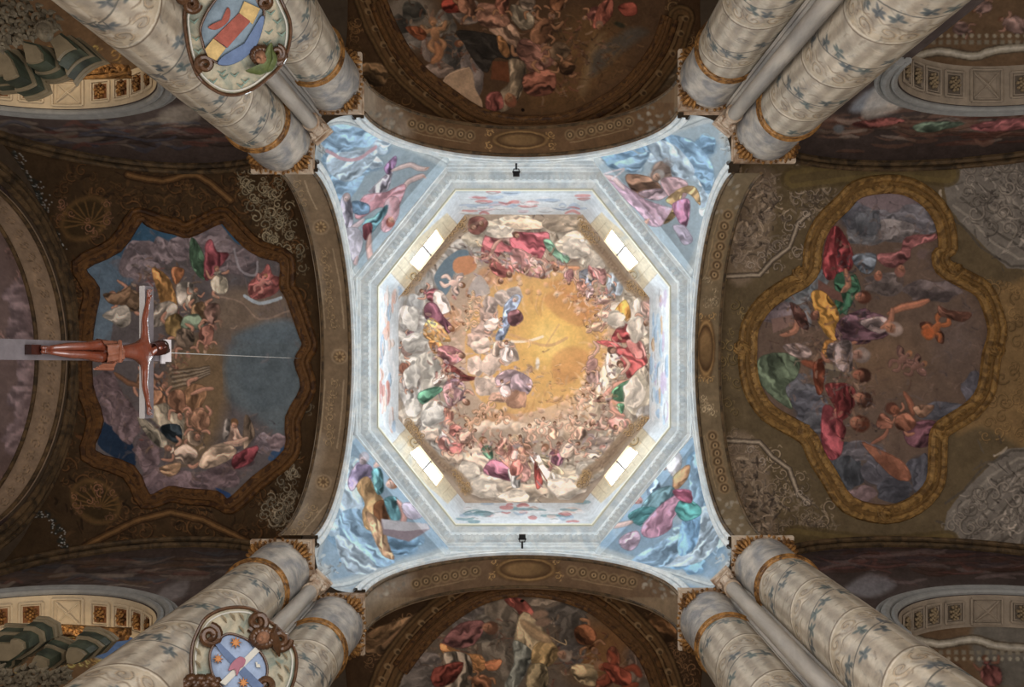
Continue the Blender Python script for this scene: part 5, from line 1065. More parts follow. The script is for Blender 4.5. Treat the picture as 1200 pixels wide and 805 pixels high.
for nm, x0, x1, y0, y1, rise, n, m, cv, field, gain, lab in BAYS:
    P = bay(x0, x1, y0, y1, rise, n, m); px, py = hmap(P)
    cx_ = (px[:-1, :-1]+px[1:, 1:])/2; cy_ = (py[:-1, :-1]+py[1:, 1:])/2
    ins = inside(np.array(field), cx_, cy_)
    struct(grid('ceiling_'+nm, P, fresco, canvas=cv, mask=~ins, gain=gain))
    o = grid('vault_fresco', P, fresco, canvas=cv, mask=ins, gain=gain); tag(o, lab, 'fresco')

# frames in relief round the vault frescoes
def frame(name, bay_, path, m_, m2, r, lab, closed=True, studs=None, crest=None, wide=(7, 12)):
    root = empty(name, lift(bay_, path[:1])[0], lab, 'frame')
    Pf = np.array(path, float); cen = Pf.mean(0)
    def off(d):
        Q = []
        n = len(Pf)
        for i in range(n):
            a, b = Pf[i-1] if (closed or i) else Pf[i], Pf[(i+1) % n] if (closed or i < n-1) else Pf[i]
            t = b-a; t /= max(np.linalg.norm(t), 1e-6); nn = np.array((t[1], -t[0]))
            if np.dot(nn, Pf[i]-cen) < 0: nn = -nn
            Q.append(Pf[i]+nn*d)
        return Q
    for k, d in enumerate((0.5, wide[0], wide[1])):
        mb = MB(); mb.tube(lift(bay_, smooth_pts(off(d), closed, 3), .03), r*(1.2, .75, .9)[k], 8, closed=closed); mb.build('moulding', (m_, m2, m_)[k], root)
    L_ = lift(bay_, smooth_pts(off((0.5+wide[0])/2), closed, 12), .05)
    mb = MB(); mb.tube(L_, [.035+.025*(k % 3 == 0) for k in range(len(L_))], 7, closed=closed)
    mb.build('beading', m2, root)
    return root
def thin(P, k): return [P[i] for i in range(0, len(P), k)]
frame('gilt_vault_frame', 'east', EAST_FIELD, frame_e, mat('frame_ochre', rgb((132, 98, 54)), var=.4, scale=10), .085, 'lobed gilt stucco frame around the nave vault fresco', wide=(7, 13))
frame('scalloped_vault_frame', 'west', WEST_FIELD, frame_w, mat('frame_brown', rgb((112, 76, 42)), var=.4, scale=10), .07, 'scalloped brown frame around the choir vault fresco', wide=(6, 12))
frame('oval_vault_frame', 'north', NORTH_FIELD[1:-1], frame_w, mat('frame_brown'), .06, 'curved brown frame of the vault fresco that has a bare plaster patch', closed=False, wide=(8, 15))
frame('oval_vault_frame', 'south', SOUTH_FIELD[2:-1], frame_w, mat('frame_brown'), .06, 'curved brown frame of the vault fresco with the grey robed bearded figure', closed=False, wide=(8, 15))
# gilt crests where the lobes of the nave frame meet
for x, y in [(936, 322), (1118, 318), (1100, 508), (940, 505), (1037, 218), (1035, 603), (1166, 410), (868, 408)]:
    p = lift('east', [(x, y)], .06)[0]; mb = MB()
    for k in range(7):
        t = k*.9; q = [(p[0]+(.03+.035*j)*math.cos(t+j*.5), p[1]+(.03+.035*j)*math.sin(t+j*.5), p[2]-.05+.01*j) for j in range(5)]
        mb.tube(q, [.05, .05, .045, .035, .02], 6)
    mb.ball(p, (.09, .09, .06), 8, 5)
    o = mb.build('frame_crest', frame_e); tag(o, 'gilt leaf crest on the lobed nave frame, '+{936: 'upper left notch' if y < 400 else '', 940: 'lower left notch', 1118: 'upper right notch', 1100: 'lower right notch', 1037: 'middle of the top lobe', 1035: 'middle of the bottom lobe', 1166: 'middle of the right lobe', 868: 'middle of the left lobe'}[x], 'ornament', 'gilt leaf crests of the lobed frame')

# lunette walls with the nave arches, their soffits and ribs
LUN = [('north_west', -4.05, -9.1, -4.05, -1, -7.15, .5), ('north_east', -4.1, 3.93, 10.6, -1, 7.25, .62), ('south_west', 3.58, -9.1, -4.05, 1, -7.15, .56), ('south_east', 3.58, 3.93, 10.6, 1, 7.25, .5)]
AR, AH = 2.1, 11.3
ROSE = []
for nm, yw, x0, x1, sg, xc, dep in LUN:
    cx_, hw = (x0+x1)/2, (x1-x0)/2; rows = []
    xs = np.unique(np.concatenate([np.linspace(x0, x1, 360), [xc-AR, xc+AR, xc-AR-.001, xc+AR+.001]]))
    for x in xs:
        top = 14+3.05*math.sqrt(max(0, 1-((x-cx_)/hw)**2)); d = abs(x-xc)
        bot = AH+math.sqrt(AR*AR-d*d) if d < AR else 4.0
        rows.append([(x, yw, bot+(top-bot)*v**.8) for v in np.linspace(0, 1, 90)])
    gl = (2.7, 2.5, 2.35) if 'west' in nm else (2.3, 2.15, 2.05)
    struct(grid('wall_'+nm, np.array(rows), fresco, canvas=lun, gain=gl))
    # rib that follows the wall under the vault
    mb = MB()
    for o_, r_, z_ in ((.0, .07, .0), (.12, .05, .03), (-.10, .045, -.16)):
        mb.tube([(cx_+hw*.985*math.cos(p), yw-sg*(.05+o_), 14.02+3.0*math.sin(p)-z_-.03) for p in np.linspace(.02, PI-.02, 60)], r_, 8)
    struct(mb.build('trim_wall_rib_'+nm, rib_m))
    # archivolt on the wall
    mb = MB()
    for o_, r_, z_ in ((.06, .05, .04), (.17, .07, .05), (.28, .04, .03)):
        mb.tube([(xc+(AR+o_)*math.cos(p), yw-sg*z_, AH+(AR+o_)*math.sin(p)) for p in np.linspace(0, PI, 60)], r_, 8)
    struct(mb.build('trim_nave_archivolt_'+nm, grey_trim))
    # soffit
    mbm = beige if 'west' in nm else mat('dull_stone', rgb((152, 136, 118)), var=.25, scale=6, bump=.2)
    P = np.array([[(xc+AR*math.cos(p), yw+sg*dep*v, AH+AR*math.sin(p)) for p in np.linspace(0, PI, 90)] for v in (0, 1)])
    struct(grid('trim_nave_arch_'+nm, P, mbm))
    R_ = lambda ang, q, rad: (xc+(AR-rad)*math.sin(ang), yw+sg*dep*q, AH+(AR-rad)*math.cos(ang))
    for deg in (0, 15, -15, 27, -27, 38, -38, 49, -49):
        an = math.radians(deg); hw_ = math.radians(6.6 if deg == 0 else 4.6); q0, q1 = (.1, .9) if deg == 0 else (.18, .82)
        root = empty('ceiling_coffer', R_(an, .5, 0)); lab_ = {'north_west': 'square coffer with a gilt rose in the arch behind the pale green organ cornice', 'south_west': 'square coffer with a gilt rose in the lit arch by the stepped lower cornice', 'north_east': 'grey coffer in the arch beside the column without a shield, above', 'south_east': 'grey coffer in the arch beside the lower column without a shield'}[nm] if deg else {'north_west': 'crossed keystone coffer in the arch behind the pale green organ cornice', 'south_west': 'crossed keystone coffer in the lit arch by the stepped lower cornice', 'north_east': 'keystone coffer with crossed diagonal ribs, above', 'south_east': 'keystone coffer with crossed diagonal ribs, below'}[nm]
        if deg: lab_ = ('next to', 'second from', 'third from', 'fourth from')[(0, 15, 27, 38, 49).index(abs(deg))-1]+' the keystone, '+('right' if deg > 0 else 'left')+' of it: '+lab_[:0]+{'north_west': 'rose coffer of the arch at upper left', 'south_west': 'rose coffer of the arch at lower left', 'north_east': 'grey coffer of the arch at upper right', 'south_east': 'grey coffer of the arch at lower right'}[nm]
        tag(root, lab_, 'coffer', None if deg == 0 else 'coffers of the '+nm.replace('_', ' ')+' arch')
        mb = MB()
        for lo, hi, rad in ((0, .06, .045), (.12, .16, .02)):
            for s1 in (-1, 1):
                ea = hw_*(1-lo*2); mb.tube([R_(an+s1*ea, q0+lo*.5+(q1-q0-lo)*v, rad*.5) for v in np.linspace(0, 1, 5)], .02 if lo == 0 else .012, 5)
                qq = q0+lo*.6 if s1 < 0 else q1-lo*.6; mb.tube([R_(an-ea+2*ea*v, qq, rad*.5) for v in np.linspace(0, 1, 6)], .02 if lo == 0 else .012, 5)
        if deg == 0:
            for s1 in (-1, 1): mb.tube([R_(an+s1*hw_*.8*(1-2*v), q0+.08+(q1-q0-.16)*v, .02+.05*(1-abs(2*v-1))) for v in np.linspace(0, 1, 5)], .012, 5)
        mb.build('coffer_frame', mbm, root, smooth=False)
        if deg:
            mb = MB(); V = [R_(an+s1*hw_*.82, q0+.05+(q1-q0-.1)*v, .008) for s1, v in ((-1, 0), (1, 0), (1, 1), (-1, 1))]; mb.add(V, [(0, 1, 2, 3)])
            mb.build('coffer_field', mat('coffer_field_w' if 'west' in nm else 'coffer_field_e', rgb((130, 84, 52)) if 'west' in nm else rgb((96, 84, 72)), var=.2), root)
            mb = MB(); cc = Vector(R_(an, .5, .05))
            up = Vector((-math.sin(an), 0, -math.cos(an)))*1; ta = Vector((math.cos(an), 0, -math.sin(an))); tb = Vector((0, 1, 0))
            mb.ball(cc, .03, 8, 5)
            for ring_, n_, rr_ in ((.055, 6, .028), (.10, 8, .03)):
                for k in range(n_):
                    t_ = 2*PI*k/n_+ring_*10; mb.ball(cc+(ta*math.cos(t_)*.8+tb*math.sin(t_))*ring_-up*(ring_*.15), rr_, 6, 4)
            mb.build('rosette', gold if 'west' in nm else mat('grey_gilt_rose', rgb((140, 120, 92)), var=.3), root)
    # aisle vault beyond
    xa, xb = sorted((xc-3.2, xc+3.2)); u = np.linspace(0, 1, 260)[:, None]; v = np.linspace(0, 1, 170)[None]
    X = xa+(xb-xa)*u+0*v; Y = yw+sg*(dep+3.6*v)+0*u; Z = 13.42+.9*np.sin(PI*u)*np.sin(PI*np.clip(v, 0, 1))
    struct(grid('ceiling_aisle_'+nm, np.stack([X, Y, Z], -1), fresco, canvas=aisl, gain=(1.2, 1.2, 1.2)))
# far arch of the choir bay and the vault past it
for k, (x0, x1, xf) in enumerate(((-9.1, -9.75, 1),)):
    P = np.array([[(x0+(x1-x0)*v, CY+3.0*math.cos(p), 14+3.0*math.sin(p)) for p in np.linspace(0, PI, 300)] for v in np.linspace(0, 1, 30)])
    fa = Canvas(-80, 180, 120, 660, (112, 92, 72), S=2, seed=31, warp=.6, mottle=.12)
    for j in range(34):
        ph = PI*(j+.5)/34; X = -9.42; H = 14+3*math.sin(ph); px, py = 614+X/H*1000, 430+(CY+3*math.cos(ph))/H*1000
        fa.scroll(px, py, 6, (110, 88, 64), .55, 1.35)
    struct(grid('trim_choir_arch', P, fresco, canvas=fa, gain=(2.4, 2.4, 2.5)))
    mb = MB()
    for X in (-9.16, -9.7):
        mb.tube([(X, CY+2.99*math.cos(p), 14+2.99*math.sin(p)) for p in np.linspace(0, PI, 60)], .04, 6)
    for o_, r_ in ((.10, .06), (.24, .08), (.38, .05)):
        mb.tube([(-9.04, CY+(3.0+o_)*math.cos(p), 14+(3.0+o_)*math.sin(p)) for p in np.linspace(0, PI, 60)], r_, 8)
    struct(mb.build('trim_choir_rib', rib_m))
    farc = Canvas(-120, 180, 100, 660, (92, 76, 74), S=1.5, seed=32); farc.ornament([(-100, 200), (60, 250), (60, 600), (-100, 640)], (110, 84, 80), 40, 6, 14)
    for j in range(14): farc.puffs(20+20*farc.r.random(), 330+15*j, 18, 14, (104, 88, 92), 5)
    P = bay(-14.5, -9.75, -4.05, 3.58, 3.05, 120, 200)
    struct(grid('ceiling_choir', P, fresco, canvas=farc, gain=(3, 3, 3)))

# ------------------------------------------------------------------ painted columns
colc = Canvas(0, 380, 296, 1260, (190, 174, 150), S=1.5, seed=41, warp=.8, mottle=.06)
c = colc; R = c.r; CIR = 295.3; SP = 140.0
for k in range(14):
    x = CIR*k/14
    for dx, col, al in ((0, (206, 198, 182), .6), (CIR/28, (140, 130, 118), .4)): c.stroke([(x+dx, 370), (x+dx, 1270)], 10, col, al, 1)
for j in range(-2, 9):
    base = 420+j*SP
    def hp(x, dv=0, A=0, fr=0): return (x, base+dv+SP*x/CIR+A*math.sin(x*fr))
    xs = np.linspace(-20, 316, 30)
    c.stroke([hp(x, 4) for x in xs], 17, (196, 180, 154), .85, .4, k=2)
    c.stroke([hp(x, 13) for x in xs], 2.4, (116, 96, 76), .9, k=2); c.stroke([hp(x, 9) for x in xs], 3, (224, 214, 194), .8, k=2)
    for x in np.arange(0, 300, 24):
        X, Y = hp(x, -9+3*R.normal()); c.scroll(X, Y, 11, (176, 152, 120), .6, 1.25, al=.7); c.stroke([(X+3, Y-20), (X+9, Y-11), (X+20, Y-14)], 2.4, (120, 98, 74), .6, taper=True); c.stroke([(X+3, Y-17), (X+9, Y-8), (X+20, Y-11)], 3, (214, 200, 172), .6, taper=True)
        c.stroke([(X-12, Y-6), (X-4, Y-16), (X+8, Y-12)], 3, (132, 112, 90), .5, taper=True)
    c.stroke([hp(x, -52, 7, .045) for x in xs], 2.2, (86, 84, 78), .85, k=2)
    for x in np.arange(4, 300, 19):
        X, Y = hp(x, -52, 7, .045); s_ = 1 if R.random() > .5 else -1; Y += s_*(9+9*R.random()); g = mixc((70, 92, 92), (62, 72, 84), R.random())
        for q in range(5): t = q*1.256+R.random(); c.ell(X+5.5*math.cos(t), Y+5.5*math.sin(t), 6.5, 3.4, math.degrees(t), g, .5, .75)
        c.stroke([(X, Y-s_*10), (X, Y)], 1.4, mul(g, .8), .8)
def blob_noise():
    c.bustle([(0, 420), (296, 600), (0, 800), (296, 1000), (0, 1240)], 110, 1500, [(150, 132, 110), (206, 194, 172), (130, 128, 126), (170, 166, 160), (120, 100, 80)], 15, .32)
    for k in range(160): c.ell(296*R.random(), 400+850*R.random(), 10+14*R.random(), 6+8*R.random(), R.random()*180, mixc((150, 148, 146), (196, 184, 164), R.random()), .9, .3)
blob_noise()
RC = .47
def make_column():
    root = empty('painted_column', (0, 0, -EYE))
    hs = np.concatenate([np.linspace(-1.0, 3.9, 6), np.linspace(4.0, 12.56, 760)]); ths = np.linspace(0, 2*PI, 216)
    P = np.array([[(RC*math.cos(a), RC*math.sin(a), h+EYE) for a in ths] for h in hs])
    UV = np.array([[(a/(2*PI)*295, h*100) for a in ths] for h in hs])
    sh = grid('shaft', P, column_m, canvas=colc, uv=UV, local=True, gain=(.88, .82, .76)); sh.parent = root
    mb = MB(); mb.lathe([(.47, -1.3+EYE), (.60, -1.28+EYE), (.64, -1.2+EYE), (.60, -1.1+EYE), (.52, -1.06+EYE), (.54, -1.0+EYE), (.50, -.94+EYE), (.47, -.93+EYE)], n=40); mb.box((0, 0, -1.45+EYE), (1.3, 1.3, .3))
    o = mb.build('base', edge_m, local=True); o.parent = root
    z = EYE
    mb = MB(); mb.lathe([(.465, 12.46+z), (.49, 12.465+z), (.50, 12.49+z), (.487, 12.52+z), (.50, 12.53+z), (.518, 12.56+z), (.50, 12.595+z), (.47, 12.60+z)], n=56)
    o = mb.build('astragal', gold, local=True); o.parent = root; o['label'] = 'gilt ring'
    mb = MB(); mb.lathe([(.47, 12.56+z), (.47, 12.9+z), (.475, 13.2+z), (.485, 13.5+z), (.50, 13.75+z)], n=56)
    o = mb.build('capital_bell', marble, local=True); o.parent = root
    mb = MB()                                   # slab with a stepped edge
    for s, z0, z1 in ((.99, 13.88, 13.92), (.95, 13.83, 13.89), (1.0, 13.92, 14.0)): mb.box((0, 0, (z0+z1)/2+z), (s, s, z1-z0))
    o = mb.build('abacus', edge_m, local=True, smooth=False); o.parent = root
    mb = MB(); mb.box((0, 0, 13.805+z), (.91, .91, .05)); o = mb.build('carved_panel', mat('carved_brown', rgb((150, 108, 66)), var=.6, scale=22, rough=.6, bump=1.0, bscale=40, col2=rgb((92, 64, 40))), local=True, smooth=False); o.parent = root
    for q in range(4):                          # carved leaf in each corner under the slab
        t0 = PI/4+q*PI/2; mb = MB(); ux, uy = math.cos(t0), math.sin(t0); vx, vy = -uy, ux
        for f in (-1.6, -.8, 0, .8, 1.6):
            path = []
            for w_ in np.linspace(0, 1, 7):
                rr = .47+(.17-.035*abs(f))*w_; lat = f*(.05+.055*w_)
                path.append((ux*rr+vx*lat, uy*rr+vy*lat, 13.70+z+.10*w_-.03*math.sin(w_*3)))
            mb.tube(path, [.012, .022, .03, .034, .034, .026, .012], 6)
        for f in (-1, 1):
            path = [(ux*(.58-.03*k)+vx*f*(.045+.045*math.sin(k*.9)), uy*(.58-.03*k)+vy*f*(.045+.045*math.sin(k*.9)), 13.75+z+.012*math.cos(k)) for k in range(6)]
            mb.tube(path, .018, 6)
            for k in range(4): mb.ball((ux*(.54-.04*k)+vx*f*(.12+.07*k), uy*(.54-.04*k)+vy*f*(.12+.07*k), 13.79+z), (.03, .03, .02), 6, 4)
        mb.ball((ux*.6, uy*.6, 13.77+z), (.045, .045, .03), 8, 5)
        o = mb.build('corner_leaf', gold, local=True); o.parent = root; o['label'] = 'gilt carved leaf'
    return root
def copy_tree(o, parent=None):
    c_ = o.copy(); C.objects.link(c_); c_.parent = parent
    for ch in list(o.children): copy_tree(ch, c_)
    return c_
COLS = [(-3.15, -4.63, 'painted column with vine leaves, behind the shield with the yellow and red stripe, transept side'),
        (3.02, -4.68, 'painted vine-leaf column by the upper transept, no shield, next to the grey colonnette'),
        (-3.10, 4.20, 'painted column right of the shield with stars, on the transept side'),
        (3.02, 4.12, 'painted vine-leaf column by the lower transept, no shield near it'),
        (-3.95, -3.66, 'painted column left of the shield with the striped arms, on the choir side'),
        (3.93, -3.83, 'painted vine-leaf column at the upper nave arch, fully lit cream shaft'),
        (-3.96, 3.32, 'painted column left of the shield with stars, on the choir side'),
        (3.90, 3.26, 'painted vine-leaf column at the lower nave arch')]
col0 = make_column()
for i, (x, y, lab) in enumerate(COLS):
    o = col0 if i == 0 else copy_tree(col0)
    o.location = (x, y, 0); o.rotation_euler = (0, 0, PI/2*((i*3+(i//3)) % 4))
    tag(o, lab, 'column', 'painted columns of the crossing')

# ------------------------------------------------------------------ corner piers with colonnettes
PIER = [(-3.37, -3.87, 'north_west', 'thin grey colonnette between the columns above the striped shield'), (3.33, -4.0, 'north_east', 'thin grey colonnette in the upper corner without a shield'), (-3.38, 3.55, 'south_west', 'thin grey colonnette between the columns above the shield with stars'), (3.30, 3.50, 'south_east', 'thin grey colonnette in the lower corner without a shield')]
for x, y, nm, lab in PIER:
    d = math.hypot(x, y); n = Vector((-x/d, -y/d, 0)); t = Vector((-n.y, n.x, 0)); P0 = Vector((x, y, 0))
    def pt(a, b): q = P0+t*a+n*b; return (q.x, q.y)
    mb = MB(); mb.prism([pt(-.30, -.22), pt(-.21, -.22), pt(-.21, -.15), pt(-.15, -.15), pt(-.15, -.11), pt(.15, -.11), pt(.15, -.15), pt(.21, -.15), pt(.21, -.22), pt(.30, -.22), pt(.34, -1.3), pt(-.34, -1.3)], -EYE, 14.0)
    struct(mb.build('wall_pier_'+nm, stone, smooth=False))
    for f_ in (-1, 1):
        for a_, b_, r_ in ((.255, -.20, .022), (.18, -.135, .018), (.31, -.26, .02)):
            X, Y = pt(f_*a_, b_); mb = MB(); mb.tube([(X, Y, -EYE), (X, Y, 13.95)], r_, 8); struct(mb.build('trim_pier_reed_'+nm, stone))
    root = empty('colonnette', (x, y, -EYE), lab, 'colonnette', 'grey corner colonnettes')
    mb = MB(); mb.lathe([(.115, -EYE), (.115, 13.5)], (x, y, 0), 24, cap=False); mb.build('shaft', stone, root)
    mb = MB(); mb.lathe([(.115, 13.45), (.14, 13.47), (.14, 13.5), (.12, 13.52), (.12, 13.6), (.15, 13.78)], (x, y, 0), 20)
    Rz = Matrix(((t.x, n.x, 0), (t.y, n.y, 0), (0, 0, 1)))
    mb.box((x, y, 13.93), (.36, .36, .10), Rz); mb.box((x, y, 13.84), (.30, .30, .08), Rz)
    for a in range(4):
        q = P0+(t*(1 if a % 2 else -1)+n*(1 if a > 1 else -1))*.12; mb.ball((q.x, q.y, 13.72), .05, 6, 4); mb.tube([(q.x, q.y, 13.55), (q.x, q.y, 13.65), (q.x*1.002, q.y*1.002, 13.75)], [.02, .04, .03], 6)
    mb.build('capital', edge_m, root, smooth=False)

for sx, nx_ in ((-1, 'west'), (1, 'east')):
    for sy, ny_ in ((-1, 'north'), (1, 'south')):
        X0 = -XW if sx < 0 else XE; Y0 = -YN if sy < 0 else YS
        mb = MB(); mb.prism([(sx*a, sy*b_) for a, b_ in ((X0, Y0-(.76 if (nx_, ny_) == ('east', 'north') else .88)), (X0, Y0), (2.62, Y0), (2.62, Y0+.55), (X0+.55, Y0+.55), (X0+.55, Y0-(.76 if (nx_, ny_) == ('east', 'north') else .88)))], 13.985, 14.0)
        struct(mb.build('trim_impost_%s_%s' % (ny_, nx_), edge_m, smooth=False))
# ------------------------------------------------------------------ spotlights on the cornice
for px, py, lab in ((605, 203, 'small black spotlight on the cornice of the upper side of the octagon'), (612, 630, 'small black spotlight on the cornice of the lower side of the octagon')):
    H = 17.0; p = Wp(px, py, H); s = -1 if py < 400 else 1
    root = empty('spotlight', p, lab, 'spotlight', 'cornice spotlights')
    mb = MB(); mb.box(p+np.array((0, -s*.02, 0)), (.13, .09, .07)); mb.box(p+np.array((0, s*.035, .03)), (.16, .02, .05)); mb.build('lamp_head', dark, root, smooth=False)
    mb = MB(); mb.tube([p+np.array((-.06, 0, 0)), p+np.array((-.05, s*.09, .02)), p+np.array((.05, s*.09, .02)), p+np.array((.06, 0, 0))], .012, 6); mb.tube([p+np.array((0, s*.08, 0)), p+np.array((0, s*.22, .05))], .02, 6); mb.build('bracket', dark, root)
# ------------------------------------------------------------------ crucifix
wood = mat('varnished_wood', rgb((112, 56, 38)), var=.25, scale=12, rough=.22, coat=.8, bump=.15, spec=.6, stretch=(1, 1, 4))
cross_w = mat('cross_wood', rgb((112, 104, 106)), var=.2, scale=9, rough=.22, coat=.9, bump=.1, spec=.7)
O = Vector((-4.0, -.155, 8.85)); UPV = Vector((.364, 0, .931)).normalized(); LAT = Vector((0, 1, 0)); FR = Vector((.931, 0, -.364)).normalized()
Rc = Matrix((LAT, UPV, FR)).transposed()
def cp(a, b, f): return O+LAT*a+UPV*b+FR*f
root = empty('crucifix', tuple(O), 'carved brown crucified figure on a hanging dark wooden cross', 'crucifix')
mb = MB(); mb.box(cp(0, -.85, -.035), (.185, 2.4, .07), Rc); mb.build('cross_post', cross_w, root, smooth=False)
mb = MB(); mb.box(cp(0, .14, -.03), (1.39, .12, .075), Rc)
mb.build('cross_bar', cross_w, root, smooth=False)
mb = MB(); mb.box(cp(-.02, .37, .03), (.24, .09, .02), Rc); mb.box(cp(.03, .30, .035), (.18, .05, .02), Rc); mb.build('title_board', mat('pale_board', rgb((205, 196, 196)), var=.15, rough=.4), root, smooth=False)
def skin(name, pts, edges, rad, m_, parent, sub=2):
    me = D.meshes.new(name); me.from_pydata([(p[0], p[1], p[2]+EYE) for p in pts], edges, []); me.update()
    o = link(name, me, m_, parent)
    md = o.modifiers.new('skin', 'SKIN'); sv = me.skin_vertices[0].data if me.skin_vertices else None
    if sv is None:
        bm = bmesh.new(); bm.from_mesh(me); bm.verts.layers.skin.verify(); bm.to_mesh(me); bm.free(); sv = me.skin_vertices[0].data
    for i, r in enumerate(rad): sv[i].radius = (r, r) if not hasattr(r, '__len__') else r; sv[i].use_root = (i == 0)
    md.use_smooth_shade = True
    s = o.modifiers.new('subsurf', 'SUBSURF'); s.levels = sub; s.render_levels = sub
    return o
pts = []; ed = []; rad = []
def bone(parent_, a, b, f, r):
    pts.append(cp(a, b, f)); rad.append(r)
    if parent_ is not None: ed.append((parent_, len(pts)-1))
    return len(pts)-1
pel = bone(None, .01, -.42, .08, (.085, .065))
wst = bone(pel, 0, -.28, .085, (.066, .052)); ch = bone(wst, -.005, -.13, .10, (.095, .07)); up = bone(ch, 0, -.02, .10, (.095, .06)); nk = bone(up, 0, .07, .10, .036)
hd = bone(nk, -.03, .13, .125, .05); hd2 = bone(hd, -.045, .19, .13, .055); hd3 = bone(hd2, -.055, .235, .125, .035)
for s in (-1, 1):
    sh = bone(up, s*.12, .0, .09, .045); el = bone(sh, s*.34, .03, .055, .033); fa_ = bone(el, s*.44, .06, .05, .030); wr = bone(fa_, s*.555, .09, .045, .02); hnd = bone(wr, s*.60, .095, .045, (.022, .013))
    for k, (db, L_) in enumerate(((.022, .05), (.007, .06), (-.008, .056), (-.022, .044))):
        f1 = bone(hnd, s*.63, .095+db, .047, .0075); bone(f1, s*(.63+L_*.55), .095+db*1.3+.004, .062, .0065)
    bone(wr, s*.60, .125, .06, .008)
hips = []
for s in (-1, 1):
    h = bone(pel, s*.055, -.52, .09, .066); th_ = bone(h, s*.055, -.66, .14, .056); kn = bone(th_, s*.04, -.80, .165, .042); cf = bone(kn, s*.035, -.94, .12, .041); an = bone(cf, s*.018, -1.10, .07, .024)
    ft = bone(an, s*.016, -1.17, .10, .026); toe = bone(ft, s*.018, -1.235, .135, .019)
body = skin('body', pts, ed, rad, wood, root)
mb = MB()
for k in range(26):
    t = 2*PI*k/26; mb.tube([cp(-.05+.052*math.cos(t), .225+.03*math.sin(t*2), .13+.05*math.sin(t)), cp(-.045+.066*math.cos(t), .17, .12+.062*math.sin(t)), cp(-.03+.062*math.cos(t+.2), .10, .10+.055*math.sin(t+.2))], [.012, .016, .008], 5)
mb.build('hair', mat('dark_wood_hair', rgb((58, 26, 18)), var=.3, rough=.35), root)
mb = MB()
mb.ball(cp(-.052, .175, .185), (.009, .02, .014), 6, 5, Rc)
mb.ball(cp(-.045, .13, .172), (.025, .03, .02), 8, 5, Rc)
for f in (-1, 1): mb.ball(cp(-.05+f*.02, .19, .172), (.009, .005, .006), 6, 4, Rc)
mb.build('face_features', wood, root)
mb = MB()
for k in range(3): mb.tube([cp(-.05+.07*math.cos(t), .215+.008*math.sin(t*5+k*2), .125+.066*math.sin(t)) for t in np.linspace(0, 2*PI, 20, endpoint=False)], .007, 5, closed=True)
mb.build('crown_of_thorns', mat('thorn', rgb((50, 34, 24))), root)
V = []; F = []; n, m = 40, 12                   # loincloth, folded round the hips
for j in range(m):
    q = j/(m-1)
    for i in range(n):
        t = 2*PI*i/n; w_ = 1+.07*math.sin(t*9+q*3)+.05*math.sin(t*4)
        V.append(cp((.102+.01*q)*w_*math.cos(t), -.34-.24*q+.03*math.cos(t), .085+.035*q+(.088+.005*q)*w_*math.sin(t)))
for j in range(m-1):
    for i in range(n): F.append((j*n+i, j*n+(i+1) % n, (j+1)*n+(i+1) % n, (j+1)*n+i))
mb = MB(); mb.add(V, F)
for k in range(4): mb.tube([cp(.10+.015*k, -.38-.02*k, .10), cp(.14+.01*k, -.44, .12), cp(.13+.015*k, -.56-.03*k, .11)], [.02, .024, .01], 6)
mb.tube([cp(-.10, -.36, .13), cp(0, -.41, .19), cp(.10, -.38, .15)], .022, 6)
mb.build('loincloth', mat('loincloth_wood', rgb((134, 84, 64)), var=.3, rough=.25, coat=.4), root)
mb = MB(); mb.box(cp(0, -1.25, .05), (.09, .10, .08), Rc); mb.build('foot_rest', mat('dark_wood_hair'), root, smooth=False)
mb = MB(); a_ = cp(.0, .35, 0); b_ = Vector(lift('west', [(352, 420)])[0])
mb.tube([a_, a_*.66+b_*.34+Vector((0, 0, -.02)), a_*.33+b_*.67+Vector((0, 0, -.02)), b_], .006, 6)
o = mb.build('suspension_cable', mat('pale_cable', rgb((190, 186, 180)), var=.05, bump=0)); tag(o, 'thin pale cable running from the crucifix top to the choir vault', 'cable')
p = lift('west', [(352, 420)], .02)[0]; mb = MB(); mb.lathe([(.05, 0), (.06, .02), (.03, .05)], p, 12); o = mb.build('cable_anchor', dark); tag(o, 'small dark anchor in the choir vault edge holding the cable', 'anchor')

# ------------------------------------------------------------------ carved shields hanging on the two left piers
shield_bg = mat('shield_marble', rgb((178, 164, 138)), var=.3, scale=7, rough=.5, bump=.4, col2=rgb((118, 124, 110)))
bronze = mat('bronze_brown', rgb((84, 54, 30)), var=.5, scale=14, rough=.45, metal=.25, bump=.4, coat=.3)
green_m = mat('green_wing', rgb((84, 92, 50)), var=.4, scale=14, rough=.5)
yellow_m = mat('shield_yellow', rgb((196, 164, 108)), var=.4, scale=10); red_m = mat('shield_red', rgb((156, 84, 70)), var=.3, scale=12, bump=.6)
blue_m = mat('shield_blue', rgb((96, 112, 142)), var=.25, scale=9); pale_blue = mat('shield_pale_blue', rgb((150, 164, 188)), var=.2, scale=9); orange_m = mat('star_orange', rgb((196, 132, 80)), var=.2)
slate_m = mat('shield_slate', rgb((128, 142, 152)), var=.25, scale=9); pink_m = mat('shield_pink', rgb((160, 104, 116)), var=.2); white_m = mat('shield_white', rgb((196, 190, 178)), var=.1)
